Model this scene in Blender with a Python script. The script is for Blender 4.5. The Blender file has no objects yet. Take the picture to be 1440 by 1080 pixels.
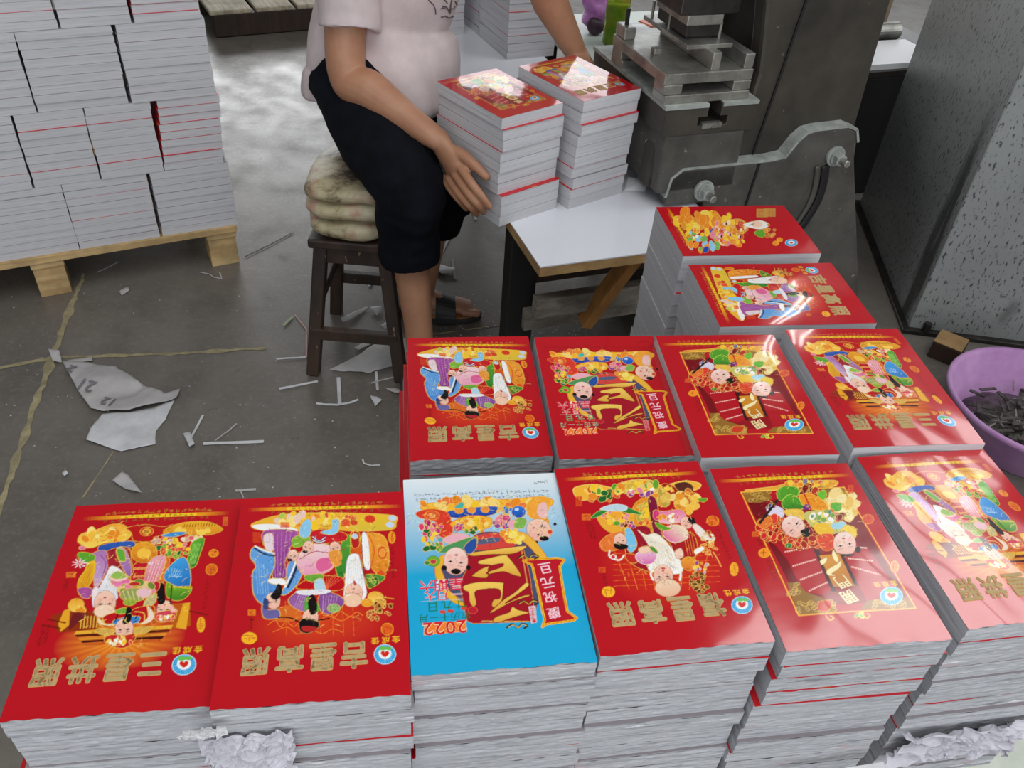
import bpy, bmesh, math, random
from mathutils import Vector, Matrix, noise
import numpy as np
random.seed(7)
C = bpy.context.scene.collection
R_ = math.radians
# ------------------------------------------------------------------ camera (a phone held at eye height, tilted down)
CAMZ = 1.517; FPX = 1200.66; PITCH = R_(39.4068); ROLL = R_(4.5927)
cp_, sp_ = math.cos(PITCH), math.sin(PITCH); cr_, sr_ = math.cos(ROLL), math.sin(ROLL)
def ray(u, v):
    x = (u-720)/FPX; y = (v-540)/FPX
    X = x*cr_+y*sr_; Y = -x*sr_+y*cr_
    return Vector((X, cp_-sp_*Y, -sp_-cp_*Y))
def atz(u, v, z=0.0):
    d = ray(u, v); return Vector((0, 0, CAMZ))+d*((z-CAMZ)/d.z)
def aty(u, v, y):
    d = ray(u, v); return Vector((0, 0, CAMZ))+d*(y/d.y)
def atp(u, v, p, n):
    d = ray(u, v); o = Vector((0, 0, CAMZ)); return o+d*((p-o).dot(n)/d.dot(n))
cam = bpy.data.objects.new('camera', bpy.data.cameras.new('camera')); C.objects.link(cam)
cam.data.sensor_width = 36; cam.data.lens = 36*FPX/1440; cam.data.clip_start = .02
fw = Vector((0, cp_, -sp_)); dn = Vector((0, -sp_, -cp_)); rt = Vector((1, 0, 0))
ix = rt*cr_-dn*sr_*1.0; iy = rt*sr_+dn*cr_     # picture right / picture down in the world
ix = Vector(ray(721, 540)-ray(720, 540)).normalized(); iy = Vector(ray(720, 541)-ray(720, 540)).normalized()
m = Matrix((ix, -iy, -fw)).transposed().to_4x4(); m.translation = (0, 0, CAMZ); cam.matrix_world = m
bpy.context.scene.camera = cam

# ------------------------------------------------------------------ object helpers
def tag(o, label=None, cat=None, group=None, kind=None):
    if label: o['label'] = label
    if cat: o['category'] = cat
    if group: o['group'] = group
    if kind: o['kind'] = kind
    return o
def thing(name, label, cat, loc=(0, 0, 0), rz=0.0, group=None):
    o = bpy.data.objects.new(name, None); o.empty_display_size = .05; C.objects.link(o)
    o.location = loc; o.rotation_euler = (0, 0, rz)
    return tag(o, label, cat, group)
def link_mesh(name, me, parent=None, mat=None):
    o = bpy.data.objects.new(name, me); C.objects.link(o)
    if mat and not me.materials: me.materials.append(mat)
    if parent: o.parent = parent
    return o
class MB:
    """collects shapes, then links them as one mesh; points are world points unless the parent is turned"""
    def __init__(s): s.v = []; s.f = []
    def add(s, vs, fs):
        n = len(s.v); s.v += [Vector(v) for v in vs]; s.f += [[i+n for i in f] for f in fs]; return s
    def box(s, c, size, ax=None):
        c = Vector(c); X, Y, Z = ax or (Vector((1, 0, 0)), Vector((0, 1, 0)), Vector((0, 0, 1)))
        h = [q/2 for q in size]
        vs = [c+X*(i*h[0])+Y*(j*h[1])+Z*(k*h[2]) for i in (-1, 1) for j in (-1, 1) for k in (-1, 1)]
        return s.add(vs, [(0, 1, 3, 2), (4, 6, 7, 5), (0, 4, 5, 1), (2, 3, 7, 6), (0, 2, 6, 4), (1, 5, 7, 3)])
    def bar(s, a, b, w, h, up=(0, 0, 1)):
        a = Vector(a); b = Vector(b); d = (b-a); L = d.length; d.normalize()
        x = d.cross(Vector(up)).normalized(); u = x.cross(d)
        return s.box((a+b)/2, (L, w, h), (d, x, u))
    def prism(s, pts, off):
        off = Vector(off); n = len(pts); vs = [Vector(p) for p in pts]+[Vector(p)+off for p in pts]
        fs = [list(range(n))[::-1], list(range(n, 2*n))]+[(i, (i+1) % n, n+(i+1) % n, n+i) for i in range(n)]
        return s.add(vs, fs)
    def rings(s, rings, cap=True, closed=True):
        n = len(rings[0]); base = len(s.v); vs = [v for r in rings for v in r]; fs = []
        for i in range(len(rings)-1):
            for j in range(n if closed else n-1):
                k = (j+1) % n; fs.append((i*n+j, i*n+k, (i+1)*n+k, (i+1)*n+j))
        if cap: fs += [list(range(n))[::-1], [(len(rings)-1)*n+j for j in range(n)]]
        return s.add(vs, fs)
    def tube(s, pts, rad, n=12, ref=(0, 0, 1), sub=4, endround=True):
        """tapered tube; rad = list of r or (ra, rb) with ra along the reference direction"""
        P = [Vector(p) for p in pts]; Rr = [(r, r) if not isinstance(r, (tuple, list)) else r for r in rad]
        pp = []; rr = []
        for i in range(len(P)-1):
            a, b, c, d = P[max(i-1, 0)], P[i], P[i+1], P[min(i+2, len(P)-1)]
            for k in range(sub):
                t = k/sub
                pp.append(.5*((2*b)+(c-a)*t+(2*a-5*b+4*c-d)*t*t+(3*b-a-3*c+d)*t**3))
                rr.append((Rr[i][0]*(1-t)+Rr[i+1][0]*t, Rr[i][1]*(1-t)+Rr[i+1][1]*t))
        pp.append(P[-1]); rr.append(Rr[-1])
        rings = []; ref = Vector(ref)
        for i, p in enumerate(pp):
            d = (pp[min(i+1, len(pp)-1)]-pp[max(i-1, 0)]).normalized()
            u = (ref-d*ref.dot(d))
            if u.length < 1e-3: u = d.orthogonal()
            u.normalize(); w = d.cross(u)
            ring = lambda c, k: [c+u*(math.cos(a)*rr[i][0]*k)+w*(math.sin(a)*rr[i][1]*k) for a in [2*math.pi*j/n for j in range(n)]]
            if endround and i == 0:
                for e, k in ((.85, .5), (.5, .85)): rings.append(ring(p-d*min(rr[i])*e, k))
            rings.append(ring(p, 1))
            if endround and i == len(pp)-1:
                for e, k in ((.5, .85), (.85, .5)): rings.append(ring(p+d*min(rr[i])*e, k))
        return s.rings(rings)
    def lathe(s, prof, c=(0, 0, 0), n=40):
        c = Vector(c); rings = [[c+Vector((r*math.cos(a), r*math.sin(a), z)) for a in [2*math.pi*j/n for j in range(n)]] for r, z in prof]
        return s.rings(rings)
    def ball(s, c, r, n=14, ax=None):
        c = Vector(c); r = (r, r, r) if not isinstance(r, (tuple, list)) else r
        X, Y, Z = ax or (Vector((1, 0, 0)), Vector((0, 1, 0)), Vector((0, 0, 1)))
        rings = []
        for i in range(1, n):
            t = math.pi*i/n
            rings.append([c+X*(r[0]*math.sin(t)*math.cos(a))+Y*(r[1]*math.sin(t)*math.sin(a))-Z*(r[2]*math.cos(t)) for a in [2*math.pi*j/(2*n) for j in range(2*n)]])
        return s.rings(rings)
    def cyl(s, a, b, r, n=20): return s.tube([a, b], [r, r], n=n, sub=1, endround=False)
    def mesh(s, name, org=None):
        me = bpy.data.meshes.new(name); o = Vector(org) if org is not None else Vector((0, 0, 0))
        me.from_pydata([tuple(v-o) for v in s.v], [], s.f); me.update()
        bm = bmesh.new(); bm.from_mesh(me); bmesh.ops.recalc_face_normals(bm, faces=bm.faces); bm.to_mesh(me); bm.free()
        return me
    def build(s, name, mat, parent=None, bevel=0.0, smooth=False, org=None, remesh=0.0, soft=0, bump=0.0, bscale=8.0):
        if parent is not None and org is None: org = parent.location
        if parent is None and org is None: org = (0, 0, 0)
        me = s.mesh(name, org); o = link_mesh(name, me, parent, mat)
        if bevel and not remesh:
            bm = bmesh.new(); bm.from_mesh(me)
            es = [e for e in bm.edges if len(e.link_faces) == 2 and e.calc_face_angle(0) > R_(40)]
            bmesh.ops.bevel(bm, geom=es, offset=bevel, segments=2, affect='EDGES', profile=.5, clamp_overlap=True); bm.to_mesh(me); bm.free()
        if remesh:
            if remesh:
                md = o.modifiers.new('r', 'REMESH'); md.mode = 'VOXEL'; md.voxel_size = remesh
                if soft: md = o.modifiers.new('s', 'SMOOTH'); md.iterations = soft; md.factor = .5
            dg = bpy.context.evaluated_depsgraph_get(); me2 = bpy.data.meshes.new_from_object(o.evaluated_get(dg))
            o.modifiers.clear(); o.data = me2; bpy.data.meshes.remove(me); me = me2; me.name = name
        if bump:
            displace(me, lambda p, q: noise.noise(q*bscale)*bump, org)
        if smooth or remesh:
            me.polygons.foreach_set('use_smooth', [True]*len(me.polygons))
        return o
def displace(me, fn, org):
    n = len(me.vertices); co = np.empty(n*3, np.float32); no = np.empty(n*3, np.float32)
    me.vertices.foreach_get('co', co); me.vertices.foreach_get('normal', no); co = co.reshape(-1, 3); no = no.reshape(-1, 3); o = Vector(org)
    d = np.array([fn(Vector(c), Vector(c)+o) for c in co.tolist()], np.float32)
    me.vertices.foreach_set('co', (co+no*d[:, None]).ravel()); me.update()
def single(mb, name, label, cat, mat, group=None, org=None, **k):
    """a thing that is one mesh, with its origin at its base"""
    if org is None:
        xs = [v.x for v in mb.v]; ys = [v.y for v in mb.v]; zs = [v.z for v in mb.v]
        org = Vector(((min(xs)+max(xs))/2, (min(ys)+max(ys))/2, min(zs)))
    o = mb.build(name, mat, None, org=org, **k); o.location = org
    return tag(o, label, cat, group)

# ------------------------------------------------------------------ materials
def rgb(c): return tuple(float(x) for x in lin(c))+(1.0,)
class Mat:
    def __init__(s, name, col=(128, 128, 128), rough=.6, metal=0.0, spec=.5):
        s.m = bpy.data.materials.new(name); s.m.use_nodes = True; s.nt = s.m.node_tree
        s.b = s.nt.nodes['Principled BSDF']; s.set('Base Color', rgb(col)); s.set('Roughness', rough); s.set('Metallic', metal); s.set('Specular IOR Level', spec)
    def set(s, k, v): s.b.inputs[k].default_value = v
    def node(s, t, **kw):
        n = s.nt.nodes.new(t)
        for k, v in kw.items():
            if hasattr(n, k): setattr(n, k, v)
            else: n.inputs[k].default_value = v
        return n
    def l(s, a, b): s.nt.links.new(a, b)
    def coord(s, kind='Object', scale=(1, 1, 1), rand=False):
        t = s.node('ShaderNodeTexCoord'); mp = s.node('ShaderNodeMapping'); mp.inputs['Scale'].default_value = scale
        s.l(t.outputs[kind], mp.inputs['Vector'])
        if rand:
            oi = s.node('ShaderNodeObjectInfo'); mu = s.node('ShaderNodeMath', operation='MULTIPLY'); mu.inputs[1].default_value = 37.0
            s.l(oi.outputs['Random'], mu.inputs[0]); s.l(mu.outputs[0], mp.inputs['Location'])
        return mp.outputs['Vector']
    def noise(s, vec, scale=5, detail=6, rough=.6, dist=0.0):
        n = s.node('ShaderNodeTexNoise'); n.inputs['Scale'].default_value = scale; n.inputs['Detail'].default_value = detail
        n.inputs['Roughness'].default_value = rough; n.inputs['Distortion'].default_value = dist; s.l(vec, n.inputs['Vector']); return n.outputs['Fac']
    def ramp(s, fac, stops):
        n = s.node('ShaderNodeValToRGB'); cr = n.color_ramp
        while len(cr.elements) < len(stops): cr.elements.new(.5)
        for e, (p, c) in zip(cr.elements, stops): e.position = p; e.color = rgb(c) if isinstance(c, tuple) else (c, c, c, 1)
        s.l(fac, n.inputs['Fac']); return n.outputs['Color']
    def mix(s, fac, a, b, mode='MIX'):
        n = s.node('ShaderNodeMix', data_type='RGBA', blend_type=mode)
        for k, v in ((6, a), (7, b)):
            if isinstance(v, tuple): n.inputs[k].default_value = rgb(v)
            else: s.l(v, n.inputs[k])
        if isinstance(fac, float): n.inputs[0].default_value = fac
        else: s.l(fac, n.inputs[0])
        return n.outputs[2]
    def color(s, out): s.l(out, s.b.inputs['Base Color']); return s
    def bump(s, fac, strength=.2, dist=.002):
        n = s.node('ShaderNodeBump'); n.inputs['Strength'].default_value = strength; n.inputs['Distance'].default_value = dist
        s.l(fac, n.inputs['Height']); s.l(n.outputs['Normal'], s.b.inputs['Normal']); return s
def mottled(name, c1, c2, scale=8, rough=.6, metal=0, stretch=(1, 1, 1), bump=.2, bd=.001, spots=None, spot_at=.62, spec=.5, p=(.35, .65), rand=False):
    M = Mat(name, c1, rough, metal, spec); v = M.coord('Object', stretch, rand); f = M.noise(v, scale, 8, .65)
    col = M.ramp(f, [(p[0], c1), (p[1], c2)])
    if spots:
        f2 = M.noise(v, scale*7, 4, .6); col = M.mix(M.ramp(f2, [(spot_at, 0.0), (spot_at+.05, 1.0)]), col, spots)
    M.color(col)
    if bump: M.bump(M.noise(v, scale*5, 6, .7), bump, bd)
    return M.m
def wood(name, c1, c2, rough=.6, axis=0):
    st = [30, 30, 30]; st[axis] = 2.0
    M = Mat(name, c1, rough); v = M.coord('Object', tuple(st)); f = M.noise(v, 1.6, 8, .6, .6); big = M.noise(M.coord('Object', (5, 5, 5)), 2, 4)
    M.color(M.mix(M.ramp(big, [(.4, 0.0), (.7, .6)]), M.ramp(f, [(.3, c1), (.7, c2)]), tuple(int(x*.55) for x in c1))); M.bump(f, .3, .001); return M.m

# ------------------------------------------------------------------ printed cover artwork (rasterised here into vertex colours of the printed sheet)
ASP = 1.42
def homog(quad):
    src = quad; dst = [(0, 0), (1, 0), (1, ASP), (0, ASP)]
    A = []; b = []
    for (x, y), (u, v) in zip(src, dst):
        A.append([x, y, 1, 0, 0, 0, -u*x, -u*y]); b.append(u)
        A.append([0, 0, 0, x, y, 1, -v*x, -v*y]); b.append(v)
    h = np.linalg.solve(np.array(A, float), np.array(b, float))
    return np.append(h, 1).reshape(3, 3)
def lin(c):
    c = np.asarray(c, float)/255.0
    return np.where(c <= 0.04045, c/12.92, ((c+0.055)/1.055)**2.4)
RED = (188, 18, 30); GOLD = (236, 190, 70); YEL = (250, 200, 40); SKIN = (246, 205, 180); WHITE = (245, 243, 240)
PINK = (235, 130, 160); MAG = (215, 60, 130); BLUE = (70, 150, 215); DBLUE = (35, 70, 170); GREEN = (95, 165, 45); DGREEN = (30, 105, 45)
PURP = (150, 70, 150); ORANGE = (240, 140, 35); BLACK = (25, 15, 15); DRED = (125, 10, 18); CREAM = (245, 225, 165); BROWN = (110, 55, 20); LBLUE = (140, 200, 235)

class Art:
    def __init__(s, W, crop, scale, quad, bg=RED, seed=1):
        s.W = W*2; s.H = int(round(W*ASP))*2
        s.img = np.ones((s.H, s.W, 3))*lin(bg)
        s.Hm = homog(quad); s.crop = crop; s.sc = scale
        s.rng = np.random.RandomState(seed)
    def uv(s, pts):                              # photo-crop reading -> sheet coordinates
        p = np.atleast_2d(np.asarray(pts, float))/s.sc+np.array(s.crop)
        q = np.c_[p, np.ones(len(p))]@s.Hm.T
        return q[:, :2]/q[:, 2:]
    def px(s, uv): return np.asarray(uv)*s.W
    def smooth(s, p, n=5, closed=True):
        p = np.asarray(p); N = len(p); out = []
        for i in range(N if closed else N-1):
            if closed: a, b, c, d = p[i-1], p[i], p[(i+1) % N], p[(i+2) % N]
            else: a, b, c, d = p[max(i-1, 0)], p[i], p[i+1], p[min(i+2, N-1)]
            for k in range(n):
                t = k/n
                out.append(0.5*((2*b)+(-a+c)*t+(2*a-5*b+4*c-d)*t*t+(-a+3*b-3*c+d)*t**3))
        if not closed: out.append(p[-1])
        return np.array(out)
    def _box(s, p, m=3):
        x0 = max(int(p[:, 0].min()-m), 0); x1 = min(int(p[:, 0].max()+m)+1, s.W)
        y0 = max(int(p[:, 1].min()-m), 0); y1 = min(int(p[:, 1].max()+m)+1, s.H)
        return x0, x1, y0, y1
    def _fill(s, p, col, alpha=1.0, col2=None, ang=90):
        x0, x1, y0, y1 = s._box(p)
        if x1 <= x0 or y1 <= y0: return
        X, Y = np.meshgrid(np.arange(x0, x1)+.5, np.arange(y0, y1)+.5)
        ins = np.zeros(X.shape, bool)
        for (ax, ay), (bx, by) in zip(p, np.roll(p, -1, 0)):
            if ay == by: continue
            c = ((ay > Y) != (by > Y)) & (X < (bx-ax)*(Y-ay)/(by-ay)+ax)
            ins ^= c
        c1 = lin(col)
        if col2 is not None:
            d = np.array([np.cos(np.radians(ang)), np.sin(np.radians(ang))])
            t = X*d[0]+Y*d[1]; pr = p@d
            t = np.clip((t-pr.min())/(np.ptp(pr)+1e-6), 0, 1)[..., None]
            C = c1*(1-t)+lin(col2)*t
        else: C = np.ones(X.shape+(3,))*c1
        sub = s.img[y0:y1, x0:x1]
        sub[ins] = sub[ins]*(1-alpha)+C[ins]*alpha
    def _stroke(s, p, col, lw, closed=False, alpha=1.0):
        lw = lw*s.W/480.0
        segs = list(zip(p[:-1], p[1:]))+([(p[-1], p[0])] if closed else [])
        for a, b in segs:
            q = np.array([a, b]); x0, x1, y0, y1 = s._box(q, lw+2)
            if x1 <= x0 or y1 <= y0: continue
            X, Y = np.meshgrid(np.arange(x0, x1)+.5, np.arange(y0, y1)+.5)
            d = b-a; L = d@d+1e-9
            t = np.clip(((X-a[0])*d[0]+(Y-a[1])*d[1])/L, 0, 1)
            D = np.hypot(X-a[0]-t*d[0], Y-a[1]-t*d[1])
            m = (D < lw/2)
            sub = s.img[y0:y1, x0:x1]
            sub[m] = sub[m]*(1-alpha)+lin(col)*alpha
    def poly(s, pts, col, line=GOLD, lw=1.6, col2=None, ang=90, sm=True, alpha=1.0):
        p = s.px(s.uv(pts))
        if sm: p = s.smooth(p)
        s._fill(p, col, alpha, col2, ang)
        if line is not None: s._stroke(p, line, lw, True)
    def line(s, pts, col, lw=1.6, sm=True, alpha=1.0):
        p = s.px(s.uv(pts))
        if sm and len(p) > 2: p = s.smooth(p, closed=False)
        s._stroke(p, col, lw, False, alpha)
    def ell(s, c, rx, ry, col, line=GOLD, lw=1.4, rot=0, col2=None, ang=90, alpha=1.0):
        a = np.linspace(0, 2*np.pi, 22, endpoint=False); r = np.radians(rot)
        x = rx*np.cos(a); y = ry*np.sin(a)
        pts = np.c_[c[0]+x*np.cos(r)-y*np.sin(r), c[1]+x*np.sin(r)+y*np.cos(r)]
        s.poly(pts, col, line, lw, col2, ang, False, alpha)
    def glow(s, c, rx, ry, col, k=1.0, rays=0):
        a = s.uv([c, (c[0]+rx, c[1]), (c[0], c[1]+ry)])
        c0 = a[0]*s.W; rx = abs(a[1][0]-a[0][0])*s.W; ry = abs(a[2][1]-a[0][1])*s.W
        Y, X = np.mgrid[0:s.H, 0:s.W]
        d = np.hypot((X-c0[0])/rx, (Y-c0[1])/ry)
        t = np.clip(1-d, 0, 1)**0.8*k
        if rays:
            an = np.arctan2((Y-c0[1])/ry, (X-c0[0])/rx)
            t = t*(0.8+0.2*np.sin(an*rays))
        t = np.clip(t, 0, 1)[..., None]
        s.img = s.img*(1-t)+lin(col)*t
    def face(s, c, r, rot=180, beard=None, skin=SKIN):
        s.ell(c, r, r*1.15, skin, line=(170, 90, 60), lw=1.0, rot=rot, col2=(240, 180, 160))
        k = np.radians(rot); ca, sa = np.cos(k), np.sin(k)
        def T(x, y): return (c[0]+(x*ca-y*sa)*r, c[1]+(x*sa+y*ca)*r)
        for sx in (-1, 1):
            s.ell(T(.55*sx, .32), r*.24, r*.2, (246, 170, 155), line=None, alpha=.55)
            s.line([T(.22*sx, -.08), T(.42*sx, -.14), T(.62*sx, -.06)], (40, 22, 18), 1.5)
            s.ell(T(.42*sx, -.05), r*.085, r*.07, BLACK, line=None)
            s.line([T(.2*sx, -.34), T(.64*sx, -.36)], (90, 50, 35), 1.1)
        s.ell(T(0, .52), r*.15, r*.07, (200, 40, 55), line=None)
        s.line([T(-.06, -.05), T(.08, .24), T(-.08, .27)], (200, 130, 100), .9)
    def micro(s, a, b, n, size, col, vert=False):    # a run of tiny illegible characters
        P = s.uv([a, b]); rng = s.rng
        for i in range(n):
            o = (P[0]+(P[1]-P[0])*(i+.5)/n)
            for k in range(4):
                q = o+(rng.rand(2)-.5)*size
                d = np.array([size*.8, 0]) if rng.rand() < .5 else np.array([0, size*.8])
                s._stroke(np.array([q-d/2, q+d/2])*s.W, col, 1.0)
    def swirls(s, c, rx, ry, n, cols, size, lw=1.5):   # a bed of small petals / scrolls
        for i in range(n):
            a = s.rng.rand()*6.283; r = np.sqrt(s.rng.rand())
            q = (c[0]+rx*r*np.cos(a), c[1]+ry*r*np.sin(a)); z = size*(.6+.8*s.rng.rand())
            s.ell(q, z, z*.7, cols[s.rng.randint(len(cols))], line=(250, 215, 110), lw=lw*.7, rot=s.rng.rand()*180)
    def detail(s, c, rx, ry, n):                     # fine painted contour strokes, following the colour beneath
        bg = s.img[2, 2].copy()
        for i in range(n):
            a = s.rng.rand()*6.283; r = np.sqrt(s.rng.rand())
            p = s.px(s.uv([(c[0]+rx*r*np.cos(a), c[1]+ry*r*np.sin(a))]))[0]
            x, y = int(p[0]), int(p[1])
            if not (2 < x < s.W-3 and 2 < y < s.H-3): continue
            u = s.img[y, x].copy()
            if np.abs(u-s.img[s.H-6, s.W//2]).sum() < .12: continue
            k = s.rng.rand(); col = u*.45 if k < .45 else np.clip(u*1.5+.05, 0, 1) if k < .8 else lin((250, 220, 120))
            L = (.012+.026*s.rng.rand())*s.W; t = s.rng.rand()*6.283; b = (s.rng.rand()-.5)*1.4
            q = [p+L*(j/4-.5)*np.array([np.cos(t+b*(j/4-.5)), np.sin(t+b*(j/4-.5))]) for j in range(5)]
            srgb = np.where(col <= .0031308, col*12.92, 1.055*np.maximum(col, 1e-6)**(1/2.4)-.055)*255
            s._stroke(np.array(q), tuple(srgb), 1.1+.7*s.rng.rand(), False, .75)
    def seal(s, c, rx, ry, col=ORANGE, sq=False):
        if sq:
            s.poly([(c[0]-rx, c[1]-ry), (c[0]+rx, c[1]-ry), (c[0]+rx, c[1]+ry), (c[0]-rx, c[1]+ry)], col, None, sm=False, alpha=.8)
        else: s.ell(c, rx, ry, col, line=YEL, lw=1.2)
        for k in range(6):
            q = np.array(c)+(s.rng.rand(2)-.5)*np.array([rx, ry])*1.3
            d = np.array([rx*.4, 0]) if s.rng.rand() < .5 else np.array([0, ry*.4])
            s.line([q-d, q+d], RED, 1.2)
    def stamp(s, txt, c, size, col, rot=180, bold=0.0, outline=None, pitch=None, uvc=None, spread=(1, 0)):
        # characters one after another from a centre point; size in sheet units
        o = s.uv([c])[0] if uvc is None else np.array(uvc)
        pitch = pitch or size*1.1; k = np.radians(rot); R = np.array([[np.cos(k), -np.sin(k)], [np.sin(k), np.cos(k)]])
        sp = np.array(spread, float)
        for i, ch in enumerate(txt):
            off = sp*(i-(len(txt)-1)/2)*pitch
            for (bo, cc) in (((bold+.09, outline), (bold, col)) if outline is not None else ((bold, col),)):
                V, F = glyph(ch, bo)
                P = (V*size*np.array([1, -1]))@R.T+(off@R.T)+o
                P = P*s.W
                for f in F: s._fill(P[list(f)], cc)
    def strip(s, a, b, th, title_rows=True):
        P = s.uv([a, b])*s.W
        n = 40
        for i in range(n):
            p = P[0]+(P[1]-P[0])*i/n; q = P[0]+(P[1]-P[0])*(i+1)/n
            t = (i+.5)/n; al = np.clip(min(t, 1-t)*5, 0, 1)
            w = th*s.W*.5
            s._fill(np.array([p+[0, -w], q+[0, -w], q+[0, w], p+[0, w]]), (245, 165, 30), al*.9)
            if .25 < t < .78: s._fill(np.array([p+[0, -w*.8], q+[0, -w*.8], q+[0, w*.8], p+[0, w*.8]]), (250, 205, 40), .9)
        A = np.asarray(a, float); B = np.asarray(b, float)
        s.micro(A+(B-A)*.27, A+(B-A)*.76, 13, .018, (70, 25, 10))
        if title_rows:
            for dy, n, col in ((-.034, 17, (190, 140, 50)), (.028, 15, (150, 95, 40))):
                P2 = s.uv([A+(B-A)*.13, A+(B-A)*.88])
                for i in range(n):
                    o = P2[0]+(P2[1]-P2[0])*(i+.5)/n+np.array([0, dy])
                    for k in range(5):
                        q = o+(s.rng.rand(2)-.5)*.02
                        d = np.array([.018, 0]) if s.rng.rand() < .5 else np.array([0, .016])
                        s._stroke(np.array([q-d/2, q+d/2])*s.W, col, 1.3)
    def logo(s, c, rx, ry, txt_c):
        s.ell(c, rx, ry, (40, 155, 215), line=(190, 235, 250), lw=2)
        for k in range(26):
            a = k/26*6.283
            s.line([(c[0]+rx*.55*np.cos(a), c[1]+ry*.55*np.sin(a)), (c[0]+rx*.97*np.cos(a), c[1]+ry*.97*np.sin(a))], (150, 220, 245), 1.0)
        s.ell((c[0], c[1]-ry*.1), rx*.6, ry*.6, WHITE, line=None)
        s.ell((c[0]-rx*.2, c[1]-ry*.62), rx*.38, ry*.22, (110, 190, 80), line=None)
        s.ell((c[0]+rx*.35, c[1]-ry*.62), rx*.3, ry*.2, (110, 190, 80), line=None)
        x, y = c[0], c[1]-ry*.05
        s.poly([(x, y+ry*.34), (x-rx*.38, y-ry*.02), (x-rx*.3, y-ry*.28), (x-rx*.08, y-ry*.28), (x, y-ry*.14), (x+rx*.08, y-ry*.28), (x+rx*.3, y-ry*.28), (x+rx*.38, y-ry*.02)], (215, 40, 25), None)
        s.stamp('金成佳', txt_c, .042, YEL, 180, .03, pitch=.055)
    def out(s):
        im = s.img.reshape(s.H//2, 2, s.W//2, 2, 3).mean((1, 3))
        return np.clip(im, 0, 1)

QA = [(101, 706), (341, 702.5), (298, 1001), (0, 1006)]
QB = [(340.5, 703.4), (567, 684.4), (576.7, 976.9), (294.6, 995.9)]
QC = [(569, 675.9), (778.9, 663.2), (840.4, 928.6), (577, 951.8)]
QD = [(780, 662.4), (982.7, 648), (1091.9, 897.5), (841, 924)]
QE = [(998, 656), (1189.5, 649), (1337, 901.4), (1109, 916)]
QL = [(957.6, 356.7), (922.6, 296), (1101, 292.4), (1158, 351)]

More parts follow.
